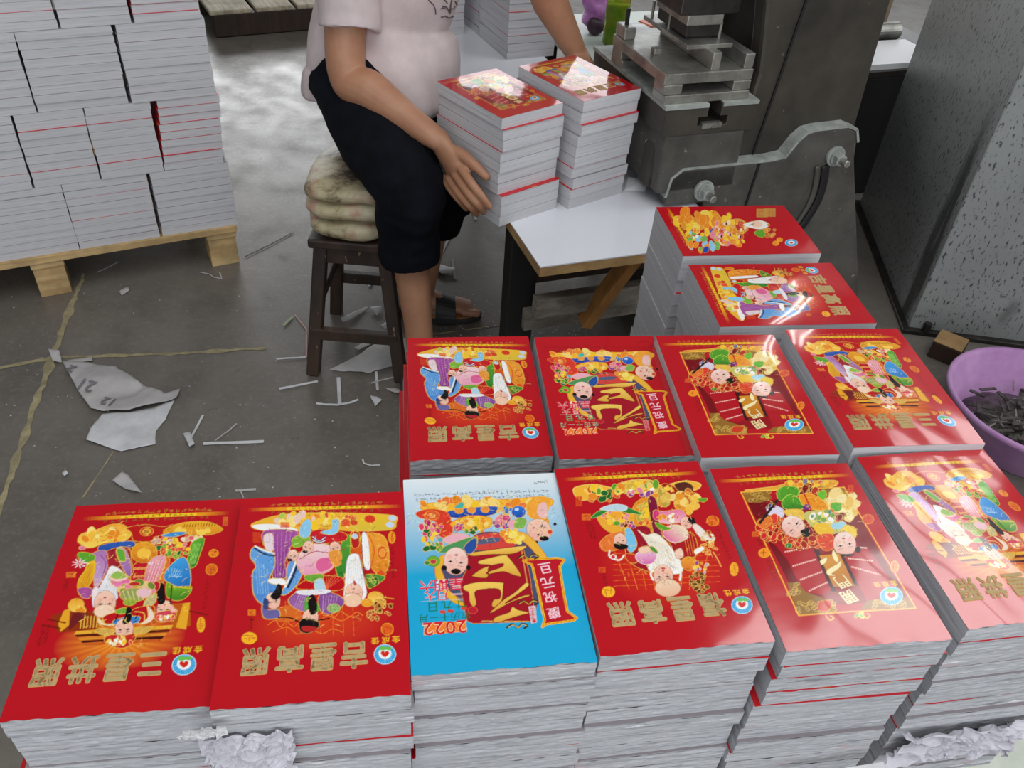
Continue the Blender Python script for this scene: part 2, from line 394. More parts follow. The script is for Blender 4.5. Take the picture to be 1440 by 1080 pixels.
def art_three(W):
    a = Art(W, (20, 700), 4.0, QA, seed=3)
    a.glow((590, 800), 370, 170, (250, 160, 40), 1.1, 22)
    a.strip((370, 100), (1200, 92), .028)
    # hall behind the figures
    a.poly([(200, 640), (330, 610), (470, 640), (460, 730), (240, 740)], (150, 50, 15), None, sm=False)
    a.poly([(270, 615), (305, 605), (300, 700), (255, 735), (240, 690)], (235, 165, 40), None, sm=False)
    a.poly([(875, 605), (985, 600), (990, 735), (880, 745)], (190, 90, 20), None, sm=False)
    a.poly([(945, 605), (985, 600), (965, 755), (905, 740)], (235, 170, 40), None, sm=False)
    a.poly([(340, 735), (890, 725), (880, 745), (330, 755)], (235, 175, 50), None, sm=False)
    for y0, c in ((755, (90, 25, 10)), (775, (225, 140, 40)), (790, (80, 20, 10)), (806, (205, 90, 30))):
        a.poly([(325+y0-750, y0), (880-y0+750, y0-6), (870-y0+750, y0+10), (340+y0-750, y0+14)], c, None, sm=False)
    for x in range(370, 470, 18): a.line([(x, 655), (x-5, 720)], (240, 190, 70), 2.5)
    for x, y in ((180, 660), (150, 690), (985, 650)): a.line([(x, y), (x+100, y+25)], (120, 25, 10), 4)
    # treasure at the feet
    a.poly([(338, 220), (360, 185), (440, 165), (520, 138), (595, 142), (640, 195), (600, 235), (500, 240), (410, 268), (350, 240)], (243, 165, 45), col2=(250, 215, 90))
    a.swirls((480, 205), 130, 40, 16, [(250, 190, 60), (240, 140, 30), (255, 225, 130)], 26)
    a.poly([(615, 160), (720, 145), (820, 160), (880, 150), (870, 185), (790, 215), (770, 240), (660, 238), (640, 190)], (190, 25, 25))
    a.ell((728, 185), 38, 26, (215, 60, 30)); a.ell((728, 185), 24, 16, (240, 180, 60)); a.stamp('福', (728, 186), .03, DRED, 180)
    a.poly([(850, 165), (950, 138), (1080, 140), (1165, 185), (1090, 215), (960, 205), (830, 200)], (240, 180, 45), col2=(225, 140, 30))
    for x in range(945, 1130, 16): a.line([(x, 150), (x-4, 165)], (140, 60, 10), 2.2)
    a.swirls((1000, 190), 110, 14, 8, [(250, 210, 80), (235, 160, 40)], 18)
    a.poly([(810, 210), (900, 192), (960, 200), (880, 222)], BLUE)
    a.swirls((910, 245), 150, 28, 26, [PINK, (215, 170, 150), YEL, (235, 220, 200), (225, 100, 110)], 17)
    # standing man in green and blue, right
    a.poly([(985, 262), (1060, 235), (1035, 330), (1010, 395), (965, 390)], (105, 180, 50), col2=(50, 130, 50), ang=20)
    for k in range(5): a.line([(1000+k*9, 265), (975+k*8, 380)], (165, 215, 100), 1.6)
    a.swirls((880, 300), 95, 38, 34, [GREEN, DGREEN, (130, 180, 60), (225, 80, 60), YEL], 16)
    a.poly([(800, 345), (860, 340), (850, 420), (820, 490), (780, 480)], (230, 110, 50))
    for k in range(4): a.ell((835-k*10, 365+k*30), 12, 9, (245, 200, 90))
    a.poly([(940, 338), (978, 395), (982, 505), (915, 512), (832, 458), (865, 385)], (65, 160, 225), col2=(30, 105, 185), ang=60, lw=2.2)
    for k in range(5): a.line([(905-k*8, 460-k*4), (935-k*14, 420-k*6)], (170, 215, 245), 1.4)
    a.poly([(850, 480), (900, 505), (992, 512), (962, 572), (905, 588), (850, 560)], (125, 180, 40), col2=(60, 130, 35))
    a.line([(860, 505), (985, 520)], YEL, 2.4)
    a.face((838, 632), 44)
    a.poly([(800, 495), (830, 487), (842, 570), (835, 600), (805, 602), (795, 560)], BLACK, None)
    a.line([(878, 500), (872, 605)], BLACK, 3)
    a.poly([(783, 655), (895, 640), (898, 690), (830, 706), (790, 692)], (215, 70, 90))
    a.swirls((845, 680), 52, 18, 14, [WHITE, PINK, YEL, (225, 60, 70)], 10)
    a.swirls((885, 635), 18, 16, 5, [PINK, (240, 170, 200)], 12)
    # golden jar and centre robes
    a.poly([(650, 380), (740, 350), (760, 470), (690, 490), (645, 470)], (190, 25, 40))
    for k in range(8): a.ell((665+(k % 4)*20, 395+(k//4)*45), 8, 6, (235, 120, 90))
    a.poly([(650, 270), (700, 245), (760, 255), (790, 300), (770, 350), (700, 362), (650, 330)], (240, 165, 40), col2=(215, 110, 25))
    a.ell((715, 310), 40, 30, (250, 195, 70))
    a.poly([(755, 345), (840, 335), (800, 470), (740, 500), (715, 470)], (235, 165, 180), col2=(225, 110, 120))
    for k in range(4): a.line([(770+k*18, 350), (735+k*15, 470)], (250, 215, 215), 1.5)
    # old man with white beard, left
    a.poly([(455, 262), (540, 240), (650, 238), (655, 270), (560, 275), (505, 320), (470, 300)], (50, 95, 185), col2=(25, 60, 140))
    a.poly([(490, 300), (620, 270), (645, 350), (650, 430), (560, 430), (520, 380), (470, 450)], (165, 35, 45))
    a.poly([(555, 290), (600, 275), (640, 360), (640, 440), (600, 400)], (200, 150, 190), col2=(150, 90, 170))
    a.poly([(560, 280), (600, 290), (610, 350), (575, 340)], (100, 175, 60))
    a.poly([(395, 330), (440, 290), (500, 290), (510, 380), (470, 470), (440, 500), (430, 430)], (175, 115, 175), col2=(205, 170, 205))
    a.line([(470, 310), (500, 360), (480, 440)], (150, 60, 150), 2.5); a.line([(500, 315), (515, 370), (495, 430)], (190, 40, 50), 3)
    a.poly([(400, 335), (440, 350), (430, 440), (390, 500), (345, 495), (350, 440), (385, 390)], (240, 195, 40), col2=(225, 150, 30))
    for k in range(4): a.line([(405+k*8, 360), (360+k*12, 490)], (200, 120, 30), 1.3)
    a.poly([(345, 495), (420, 495), (415, 550), (370, 545)], (170, 80, 150))
    a.ell((365, 265), 20, 12, PINK); a.poly([(345, 290), (420, 300), (440, 330), (390, 350), (350, 330)], GREEN)
    for k in range(9):
        t = k/9*6.283; a.line([(350, 352), (350+40*np.cos(t), 352+26*np.sin(t))], (245, 220, 225), 3.2)
    a.ell((350, 352), 12, 8, PINK)
    a.poly([(530, 375), (585, 400), (610, 450), (565, 500), (570, 560), (520, 580), (445, 570), (460, 510), (500, 430)], WHITE, (215, 205, 205), col2=(225, 222, 228))
    for k in range(6): a.line([(545+k*6, 400+k*8), (470+k*18, 560)], (200, 195, 205), 1.2)
    a.poly([(430, 500), (460, 500), (450, 600), (430, 590)], (240, 225, 230), None)
    a.face((500, 585), 62)
    a.ell((498, 630), 60, 38, (248, 212, 185), line=(190, 130, 95))
    a.poly([(528, 462), (585, 440), (648, 465), (625, 495), (570, 500)], (225, 60, 140), col2=(245, 150, 190))
    a.ell((575, 440), 50, 24, (245, 205, 215)); a.poly([(530, 430), (570, 405), (620, 440), (560, 450)], (150, 190, 90))
    # child with ruyi in the middle
    a.swirls((690, 520), 110, 45, 40, [(190, 30, 45), (215, 190, 150), (150, 150, 80), PINK, (235, 200, 120), (110, 140, 60)], 22)
    a.ell((660, 545), 75, 40, (150, 160, 90)); 
    for k in range(5): a.line([(600+k*26, 520), (620+k*24, 575)], (235, 220, 150), 2)
    a.ell((720, 535), 45, 30, (235, 190, 195)); a.ell((640, 585), 36, 20, (150, 175, 60)); a.ell((665, 482), 32, 12, (190, 40, 40))
    a.poly([(740, 560), (790, 540), (780, 600), (720, 610)], (205, 190, 130))
    # front man with winged hat
    a.poly([(490, 665), (560, 640), (640, 640), (600, 700), (520, 715)], (190, 20, 30))
    a.poly([(560, 630), (615, 615), (640, 640), (580, 650)], (120, 170, 60))
    a.poly([(655, 630), (770, 610), (780, 660), (740, 705), (680, 700)], (190, 20, 30))
    a.line([(670, 640), (720, 650), (725, 690)], (250, 200, 80), 2.5)
    a.poly([(465, 665), (500, 700), (560, 705), (540, 715), (470, 700)], (235, 215, 190)); a.poly([(740, 610), (780, 660), (760, 700), (700, 712), (745, 675)], (240, 215, 200))
    a.poly([(560, 680), (690, 665), (680, 705), (560, 710)], (60, 130, 200))
    for sg in (-1, 1): a.poly([(610+sg*55, 745), (610+sg*110, 725), (610+sg*160, 735), (610+sg*130, 762), (610+sg*70, 768)], (215, 170, 80))
    a.face((612, 735), 52)
    a.poly([(625, 615), (652, 625), (650, 680), (630, 705), (600, 700), (615, 660)], BLACK, None)
    a.line([(575, 650), (560, 690)], BLACK, 3); a.line([(685, 650), (670, 700)], BLACK, 3)
    a.poly([(500, 785), (540, 765), (610, 772), (670, 765), (672, 800), (630, 838), (580, 842), (520, 820)], (200, 40, 40))
    a.swirls((588, 800), 75, 26, 26, [WHITE, YEL, (225, 80, 80), CREAM], 11)
    # gourd
    a.ell((338, 588), 44, 38, (240, 160, 40), col2=(250, 205, 90)); a.ell((365, 620), 30, 20, (235, 145, 35))
    a.poly([(330, 630), (395, 640), (350, 690), (300, 725), (310, 670)], (115, 30, 30), None)
    # seals and small writing
    a.seal((1115, 322), 28, 22); a.seal((1105, 415), 34, 32, (225, 110, 30)); a.seal((1050, 730), 22, 44, (245, 170, 40)); a.seal((305, 415), 26, 16, sq=True)
    a.micro((1085, 470), (1065, 640), 8, .02, (120, 20, 10), True); a.micro((285, 440), (268, 500), 5, .02, (120, 20, 10), True)
    a.micro((190, 690), (160, 800), 7, .018, (120, 15, 10)); a.micro((165, 690), (130, 810), 8, .018, (120, 15, 10)); a.seal((1180, 140), 14, 26, (230, 120, 40), True)
    a.detail((660, 460), 360, 380, 520)
    a.logo((957, 955), 68, 58, (975, 872))
    return a

def art_lucky(W):
    a = Art(W, (310, 690), 4.1536, QB, seed=5)
    a.glow((560, 760), 420, 190, (225, 75, 25), .8)
    a.strip((165, 118), (1050, 68), .028)
    for (x0, x1, y) in ((270, 480, 780), (420, 810, 745), (300, 700, 820), (560, 820, 720)):
        a.line([(x0, y), (x0+(x1-x0)*.2, y-28), (x0+(x1-x0)*.35, y+12), (x0+(x1-x0)*.5, y-22), (x0+(x1-x0)*.7, y+8), (x0+(x1-x0)*.85, y-18), (x1, y)], (250, 150, 50), 1.6)
    for x in (370, 640, 700, 760): a.line([(x, 640), (x+6, 840)], (235, 110, 35), 1.6)
    a.poly([(300, 700), (420, 660), (460, 740), (330, 760)], (225, 120, 40), None, alpha=.7)
    # treasure bed
    a.poly([(180, 200), (240, 172), (330, 145), (500, 125), (800, 118), (1010, 125), (1022, 165), (990, 210), (760, 225), (600, 215), (420, 225), (250, 230), (195, 225)], (240, 180, 50))
    a.swirls((560, 165), 260, 35, 50, [YEL, ORANGE, (250, 225, 130), (225, 90, 50), (180, 200, 80), (235, 200, 190)], 24)
    a.poly([(185, 205), (300, 195), (420, 215), (440, 235), (300, 240), (210, 228)], WHITE)
    a.poly([(750, 215), (790, 160), (860, 125), (1000, 130), (1015, 175), (960, 212)], (240, 190, 45), col2=(220, 190, 60)); a.ell((865, 150), 34, 24, (220, 60, 30)); a.ell((770, 175), 24, 18, (215, 70, 40))
    for c in ((1000, 140), (985, 180)): a.ell(c, 26, 18, (200, 215, 235))
    for c in ((370, 200), (720, 182)): a.seal(c, 26, 16, (235, 90, 50), True)
    # left man in blue and purple
    a.poly([(255, 235), (440, 235), (400, 330), (370, 420), (375, 500), (300, 510), (310, 360), (250, 320)], (170, 85, 160), col2=(130, 50, 130))
    for k in range(5): a.line([(300+k*26, 245), (315+k*14, 500)], (200, 130, 195), 1.6)
    a.poly([(250, 265), (300, 255), (300, 350), (260, 340)], (235, 215, 220))
    a.poly([(192, 330), (260, 345), (308, 375), (310, 440), (280, 520), (330, 560), (300, 640), (240, 660), (190, 600), (185, 480), (205, 440), (172, 385)], (105, 165, 225), col2=(75, 135, 205), lw=2.4)
    a.line([(195, 335), (250, 368), (308, 380)], (35, 45, 80), 5); a.line([(200, 325), (250, 350), (310, 365)], WHITE, 4)
    for k in range(5): a.line([(200+k*16, 400+k*14), (215+k*15, 600)], (150, 195, 235), 1.4)
    a.poly([(390, 420), (450, 380), (480, 440), (440, 540), (380, 600), (345, 600), (370, 540)], (105, 160, 220), lw=2.2)
    a.line([(450, 395), (425, 470), (385, 560)], (30, 40, 75), 7); a.line([(435, 400), (410, 470), (370, 560)], WHITE, 5)
    a.poly([(275, 515), (355, 510), (375, 545), (290, 540)], WHITE)
    a.face((300, 640), 42, 165)
    a.poly([(330, 540), (350, 560), (345, 610), (315, 635), (285, 615), (310, 580)], BLACK, None)
    a.poly([(240, 660), (270, 690), (330, 690), (335, 735), (260, 745), (238, 715)], (110, 100, 160), lw=2)
    a.poly([(250, 625), (275, 640), (270, 690), (245, 680)], (60, 70, 120), None)
    # right old man in orange and green
    a.poly([(830, 240), (940, 245), (975, 330), (970, 440), (920, 480), (870, 430), (840, 340)], (240, 160, 50), col2=(225, 130, 30), lw=2.2)
    a.ell((938, 348), 30, 40, (225, 80, 30)); a.ell((938, 348), 18, 24, (240, 150, 60)); a.ell((930, 470), 28, 20, (225, 80, 30))
    a.line([(860, 250), (890, 330), (870, 430)], (225, 90, 40), 3)
    a.poly([(840, 480), (930, 480), (950, 500), (870, 558), (845, 540)], (70, 140, 50)); a.swirls((885, 510), 35, 22, 8, [GREEN, DGREEN], 14)
    a.poly([(820, 235), (850, 260), (865, 430), (835, 440), (815, 350)], WHITE, (200, 195, 200))
    a.poly([(750, 240), (800, 235), (815, 350), (810, 460), (750, 390)], (220, 90, 30)); a.poly([(755, 235), (800, 235), (800, 310), (760, 320)], (190, 30, 30))
    a.ell((775, 255), 20, 16, (190, 210, 235))
    a.poly([(700, 290), (745, 250), (745, 390), (720, 470), (690, 530), (660, 420)], (90, 165, 50), col2=(40, 120, 45))
    a.line([(812, 260), (830, 470), (880, 560)], (130, 50, 20), 3)
    a.poly([(735, 380), (790, 360), (805, 400), (835, 540), (840, 600), (800, 640), (715, 630), (715, 540)], WHITE, (205, 200, 205))
    for k in range(6): a.line([(745+k*10, 390), (730+k*18, 560)], (205, 200, 210), 1.3)
    a.face((768, 590), 52)
    a.ell((758, 630), 56, 42, (245, 200, 170), line=(190, 120, 90))
    a.line([(775, 540), (770, 520)], (200, 40, 50), 5)
    # peach and children
    a.poly([(440, 380), (520, 310), (620, 310), (670, 380), (640, 450), (560, 490), (480, 490), (440, 440)], (245, 215, 215), col2=(235, 150, 180), lw=2)
    a.poly([(545, 430), (570, 390), (650, 385), (640, 440), (570, 470)], (225, 100, 150), (245, 190, 200))
    a.poly([(420, 270), (500, 250), (540, 285), (490, 310), (430, 330), (410, 310)], (130, 180, 60))
    a.poly([(520, 235), (620, 220), (720, 240), (720, 280), (620, 300), (530, 300)], (205, 30, 40))
    for k in range(5): a.line([(530, 255+k*9), (565, 285+k*4), (600, 258+k*9)], (240, 240, 240) if k % 2 else (40, 50, 110), 2.6)
    a.poly([(455, 215), (490, 165), (520, 175), (515, 250), (480, 275), (455, 260)], LBLUE, lw=2); a.poly([(640, 165), (680, 160), (680, 225), (640, 250), (575, 240), (600, 225), (640, 210)], LBLUE, lw=2)
    a.face((503, 325), 32, 200); a.face((660, 325), 32, 160); a.face((415, 375), 30, 190)
    for c in ((485, 352), (640, 352), (397, 402)): a.ell(c, 16, 8, BLACK, None)
    a.line([(455, 395), (540, 350), (620, 355), (720, 330)], (170, 20, 40), 2.5)
    a.poly([(620, 355), (690, 345), (690, 420), (650, 430)], (235, 150, 60))
    # front figure with fan
    a.poly([(540, 490), (590, 490), (700, 500), (705, 565), (600, 580), (520, 575), (430, 560)], (190, 15, 25))
    for k in range(7): a.line([(600, 575), (610+k*15, 480+abs(k-3)*8)], (240, 110, 70), 1.5)
    a.poly([(480, 495), (580, 480), (580, 520), (510, 525)], (110, 170, 60))
    a.poly([(540, 520), (585, 510), (600, 575), (545, 580)], (180, 215, 230))
    a.poly([(440, 585), (520, 575), (530, 640), (500, 700), (440, 690), (385, 640)], (140, 80, 150), col2=(170, 110, 170))
    a.poly([(600, 580), (710, 625), (680, 690), (620, 715), (570, 690), (560, 620)], (140, 80, 150))
    for k in range(6): a.line([(450+k*14, 600), (420+k*14, 680)], (190, 150, 195), 1.5)
    for k in range(6): a.line([(590+k*16, 605), (585+k*14, 690)], (190, 150, 195), 1.5)
    a.poly([(440, 580), (610, 570), (620, 590), (520, 605), (450, 600)], (235, 230, 235), None)
    a.poly([(480, 640), (510, 610), (550, 640), (560, 700), (490, 730)], (90, 165, 60), None)
    a.ell((650, 680), 38, 26, (150, 185, 110))
    a.face((512, 738), 46, 190)
    a.poly([(500, 625), (530, 600), (550, 640), (550, 700), (520, 720), (505, 690)], BLACK, None)
    a.poly([(448, 765), (480, 740), (560, 760), (552, 800), (500, 826), (455, 815)], BLACK, (190, 150, 90)); a.poly([(465, 785), (545, 790), (535, 815), (475, 815)], (190, 40, 40), None)
    a.line([(330, 735), (400, 738), (460, 770)], BLACK, 4); a.line([(560, 750), (620, 740)], BLACK, 4)
    # gourd and dragon head staff
    a.ell((895, 610), 46, 32, (240, 165, 45), col2=(250, 210, 100)); a.ell((845, 645), 34, 24, (240, 160, 40))
    a.swirls((930, 660), 60, 30, 14, [(170, 90, 30), (220, 150, 50), BROWN], 14); a.swirls((915, 715), 65, 30, 16, [BROWN, (140, 40, 30), (190, 90, 50)], 13)
    a.line([(940, 610), (1005, 620)], (225, 150, 50), 3); a.line([(950, 650), (1000, 650)], (225, 150, 50), 3)
    # seals
    a.seal((995, 255), 20, 36, (240, 150, 40)); a.seal((210, 275), 22, 30, (215, 70, 30), True); a.seal((180, 708), 22, 17, sq=True); a.seal((165, 855), 42, 33, (250, 180, 40)); a.seal((965, 800), 36, 36, (230, 100, 30))
    a.micro((995, 305), (1000, 500), 9, .02, (120, 15, 10)); a.micro((180, 735), (172, 805), 5, .02, (120, 15, 10))
    a.detail((600, 460), 440, 360, 520)
    a.logo((950, 950), 64, 58, (955, 866))
    return a

def art_newyear(W, red=False):
    a = Art(W, (560, 660), 4.0, QC, bg=(35, 170, 215), seed=8)
    if red: a.img[:] = lin(RED)
    else:
        t = np.clip((np.arange(a.H)/a.W-.02)/.75, 0, 1)[:, None, None]
        a.img = lin((228, 236, 240))*(1-t)+lin((30, 166, 212))*t+np.zeros((a.H, a.W, 1))
    ink = (120, 20, 20) if red else (70, 75, 90)
    for k, (x0, x1) in enumerate(((100, 850), (95, 845), (760, 840))):
        y = 168-k*26 if k < 2 else 65
        a.micro((x0, y+8), (x1, y-28 if k < 2 else y-3), 30 if k < 2 else 5, .02, ink)
    # gift heap
    a.poly([(130, 215), (190, 190), (260, 195), (330, 190), (480, 170), (640, 165), (760, 150), (860, 160), (850, 200), (700, 210), (400, 220), (200, 250)], (250, 185, 50), (225, 110, 30))
    a.swirls((470, 195), 330, 25, 30, [YEL, ORANGE, (250, 215, 120), (240, 120, 60)], 26)
    a.poly([(290, 235), (540, 205), (550, 245), (430, 270), (295, 270)], (55, 95, 190), col2=(30, 60, 150))
    for x in (345, 415, 490): a.ell((x, 232-(x-345)*.05), 24, 18, (240, 150, 60))
    a.poly([(345, 190), (370, 190), (365, 218), (320, 218)], (70, 180, 170))
    a.ell((675, 235), 40, 34, (50, 120, 215), col2=(20, 70, 170)); a.ell((665, 222), 12, 8, (190, 220, 250), None)
    a.swirls((590, 225), 40, 22, 10, [(70, 120, 200), GREEN, (235, 180, 90)], 16)
    a.poly([(720, 200), (770, 150), (850, 160), (835, 250), (845, 295), (780, 280), (735, 260)], (245, 165, 55)); a.poly([(790, 190), (830, 185), (830, 265), (780, 250)], (240, 190, 185), None)
    a.poly([(108, 245), (190, 225), (280, 245), (310, 330), (290, 385), (230, 370), (220, 300), (130, 275)], (225, 60, 40), (240, 150, 60)); a.ell((195, 260), 42, 26, (235, 90, 45)); a.stamp('福', (198, 262), .04, (250, 220, 120), 180)
    a.swirls((190, 330), 60, 40, 26, [MAG, (230, 60, 110), PINK, (190, 40, 110), DGREEN], 17)
    a.swirls((200, 400), 60, 40, 14, [(80, 170, 190), (225, 90, 110), YEL, GREEN], 15)
    a.poly([(300, 300), (400, 260), (520, 270), (510, 325), (400, 345), (320, 330)], (245, 180, 50), (220, 110, 30)); a.swirls((410, 300), 90, 25, 14, [YEL, (250, 215, 120), ORANGE], 20)
    a.swirls((340, 325), 30, 22, 8, [MAG, PURP], 14); a.swirls((440, 345), 60, 14, 8, [GREEN, DGREEN, ORANGE], 13)
    a.swirls((590, 295), 45, 35, 18, [PURP, MAG, DBLUE, PINK], 17); a.ell((655, 305), 40, 26, (235, 165, 185)); a.poly([(670, 270), (720, 280), (700, 325), (650, 320)], (130, 180, 80))
    # reclining child, right
    a.face((790, 335), 62, 110); a.ell((818, 382), 26, 14, BLACK, None); a.ell((850, 345), 14, 12, (220, 60, 60)); a.ell((878, 300), 9, 8, BLACK, None); a.ell((775, 404), 9, 8, BLACK, None)
    # drum and big panel
    a.poly([(560, 400), (600, 345), (700, 350), (770, 400), (830, 480), (845, 520), (700, 500), (690, 440)], (240, 180, 60), (200, 110, 30))
    a.poly([(210, 540), (250, 480), (300, 520), (320, 700), (400, 770), (300, 740), (225, 640)], (235, 180, 50), (200, 110, 30))
    a.poly([(430, 370), (560, 350), (690, 395), (770, 470), (800, 540), (790, 720), (720, 790), (560, 400), (400, 700), (300, 690), (260, 600), (250, 540), (350, 500)], (75, 80, 110), (190, 60, 40))
    a.poly([(415, 380), (560, 355), (650, 400), (640, 430), (430, 450)], (215, 70, 60), None); a.poly([(450, 395), (560, 380), (560, 405), (440, 420)], (90, 95, 125), None)
    a.swirls((640, 375), 75, 34, 20, [(250, 200, 50), ORANGE, (250, 225, 110)], 18)
    a.poly([(390, 480), (700, 430), (740, 600), (770, 850), (420, 865), (385, 850), (345, 640), (385, 560)], (165, 20, 38), (225, 150, 60), sm=False)
    a.line([(470, 850), (770, 850)], (240, 190, 90), 2); a.line([(690, 440), (725, 640)], (250, 190, 90), 2)
    G, GL = (245, 205, 95), (120, 15, 15)
    big = [[(405, 470), (480, 455), (700, 425), (708, 440), (640, 470), (520, 475), (420, 485)],
           [(450, 515), (500, 498), (590, 478), (620, 490), (690, 590), (650, 590), (590, 570), (510, 585), (500, 575), (580, 545), (585, 525), (510, 545), (500, 605), (420, 600), (420, 590), (470, 555), (520, 535), (460, 530)],
           [(372, 650), (460, 630), (580, 632), (590, 650), (580, 740), (560, 780), (525, 765), (535, 730), (570, 720), (565, 670), (470, 672), (430, 690), (440, 750), (420, 770), (400, 740), (395, 690), (370, 675)],
           [(590, 730), (650, 690), (715, 632), (730, 650), (660, 705), (600, 750), (700, 705), (740, 705), (640, 740), (530, 800), (515, 800)],
           [(530, 850), (550, 825), (620, 800), (640, 768), (670, 785), (735, 800), (700, 812), (640, 830), (560, 858)]]
    for p in big: a.poly(p, G, GL, 2.0, col2=(225, 165, 60))
    a.ell((418, 790), 26, 20, (190, 30, 45), (235, 90, 80))
    a.detail((480, 270), 420, 160, 360)
    # child peeping left
    a.poly([(255, 390), (330, 360), (400, 375), (415, 410), (340, 420), (280, 415)], (240, 175, 190)); a.poly([(230, 450), (360, 395), (440, 380), (440, 430), (400, 470), (330, 440), (260, 470)], (80, 150, 90), (220, 200, 90))
    a.poly([(370, 440), (410, 395), (440, 390), (440, 440), (400, 475)], (40, 80, 160))
    a.swirls((190, 440), 50, 22, 10, [GREEN, DGREEN, (90, 180, 180)], 16); a.ell((200, 515), 36, 30, (110, 175, 50), (60, 120, 40)); a.ell((200, 518), 18, 13, (190, 60, 70)); a.ell((165, 525), 16, 12, (60, 140, 60))
    a.face((325, 515), 68, 186, skin=(248, 215, 205))
    for c, r in (((262, 552), 14), ((395, 550), 13)): a.ell(c, r, r, BLACK, None)
    a.ell((325, 572), 28, 16, BLACK, None)
    # banner with four characters
    a.poly([(702, 510), (725, 500), (900, 490), (930, 500), (905, 540), (930, 700), (950, 790), (1000, 825), (985, 840), (830, 865), (808, 880), (820, 840), (790, 700), (750, 530)], (190, 25, 40), YEL, 7, sm=False)
    a.line([(702, 510), (725, 500), (900, 490), (930, 500), (905, 540), (930, 700), (950, 790), (1000, 825), (985, 840), (830, 865), (808, 880), (820, 840), (790, 700), (750, 530), (702, 510)], (225, 110, 30), 2.4, sm=False)
    for ch, c in zip('慶祝元旦', ((873, 800), (852, 710), (838, 628), (825, 548))): a.stamp(ch, c, .074, (250, 215, 225), 172, .02, outline=(215, 40, 70))
    # swirl clouds
    for c in ((740, 487), (740, 745), (680, 878)):
        a.line([(c[0]-70, c[1]+8), (c[0]-40, c[1]-12), (c[0]-10, c[1]+8), (c[0]+15, c[1]-16), (c[0]+45, c[1]-4), (c[0]+25, c[1]+10)], (60, 40, 30), 5); a.line([(c[0]-60, c[1]+6), (c[0]-35, c[1]-8), (c[0]-8, c[1]+8), (c[0]+15, c[1]-12), (c[0]+40, c[1]-4)], GOLD, 2)
    # date block
    a.stamp('星期六', (245, 648), .082, (225, 40, 70), 180, .06, outline=(250, 235, 225) if red else WHITE, pitch=.085)
    a.stamp('一月大', (255, 705), .066, (225, 40, 60), 180, .02, pitch=.075, outline=(250, 235, 225) if red else WHITE)
    a.line([(130, 742), (355, 728)], (200, 215, 215), 1)
    a.stamp('廿九日', (275, 765), .062, (30, 120, 50), 180, .03, pitch=.08, outline=(240, 235, 220) if red else None)
    for c in ((250, 800), (295, 795), (370, 780)): a.ell(c, 20, 10, (215, 70, 50), None)
    a.stamp('农历十一月', (262, 827), .050, (30, 110, 60), 180, .01, pitch=.058, outline=(240, 235, 220) if red else None)
    a.poly([(148, 865), (380, 852), (380, 908), (145, 930)], (245, 130, 50), (250, 170, 90), 2, sm=False)
    a.stamp('2022', (262, 890), .085, (215, 30, 30), 180, .05, pitch=.062, outline=(250, 235, 190))
    a.poly([(730, 765), (770, 760), (778, 855), (745, 862)], (225, 190, 195) if not red else (215, 120, 120), None, sm=False); a.micro((750, 775), (760, 850), 6, .02, (200, 40, 60)); a.ell((762, 848), 10, 8, (220, 50, 50), None)
    return a

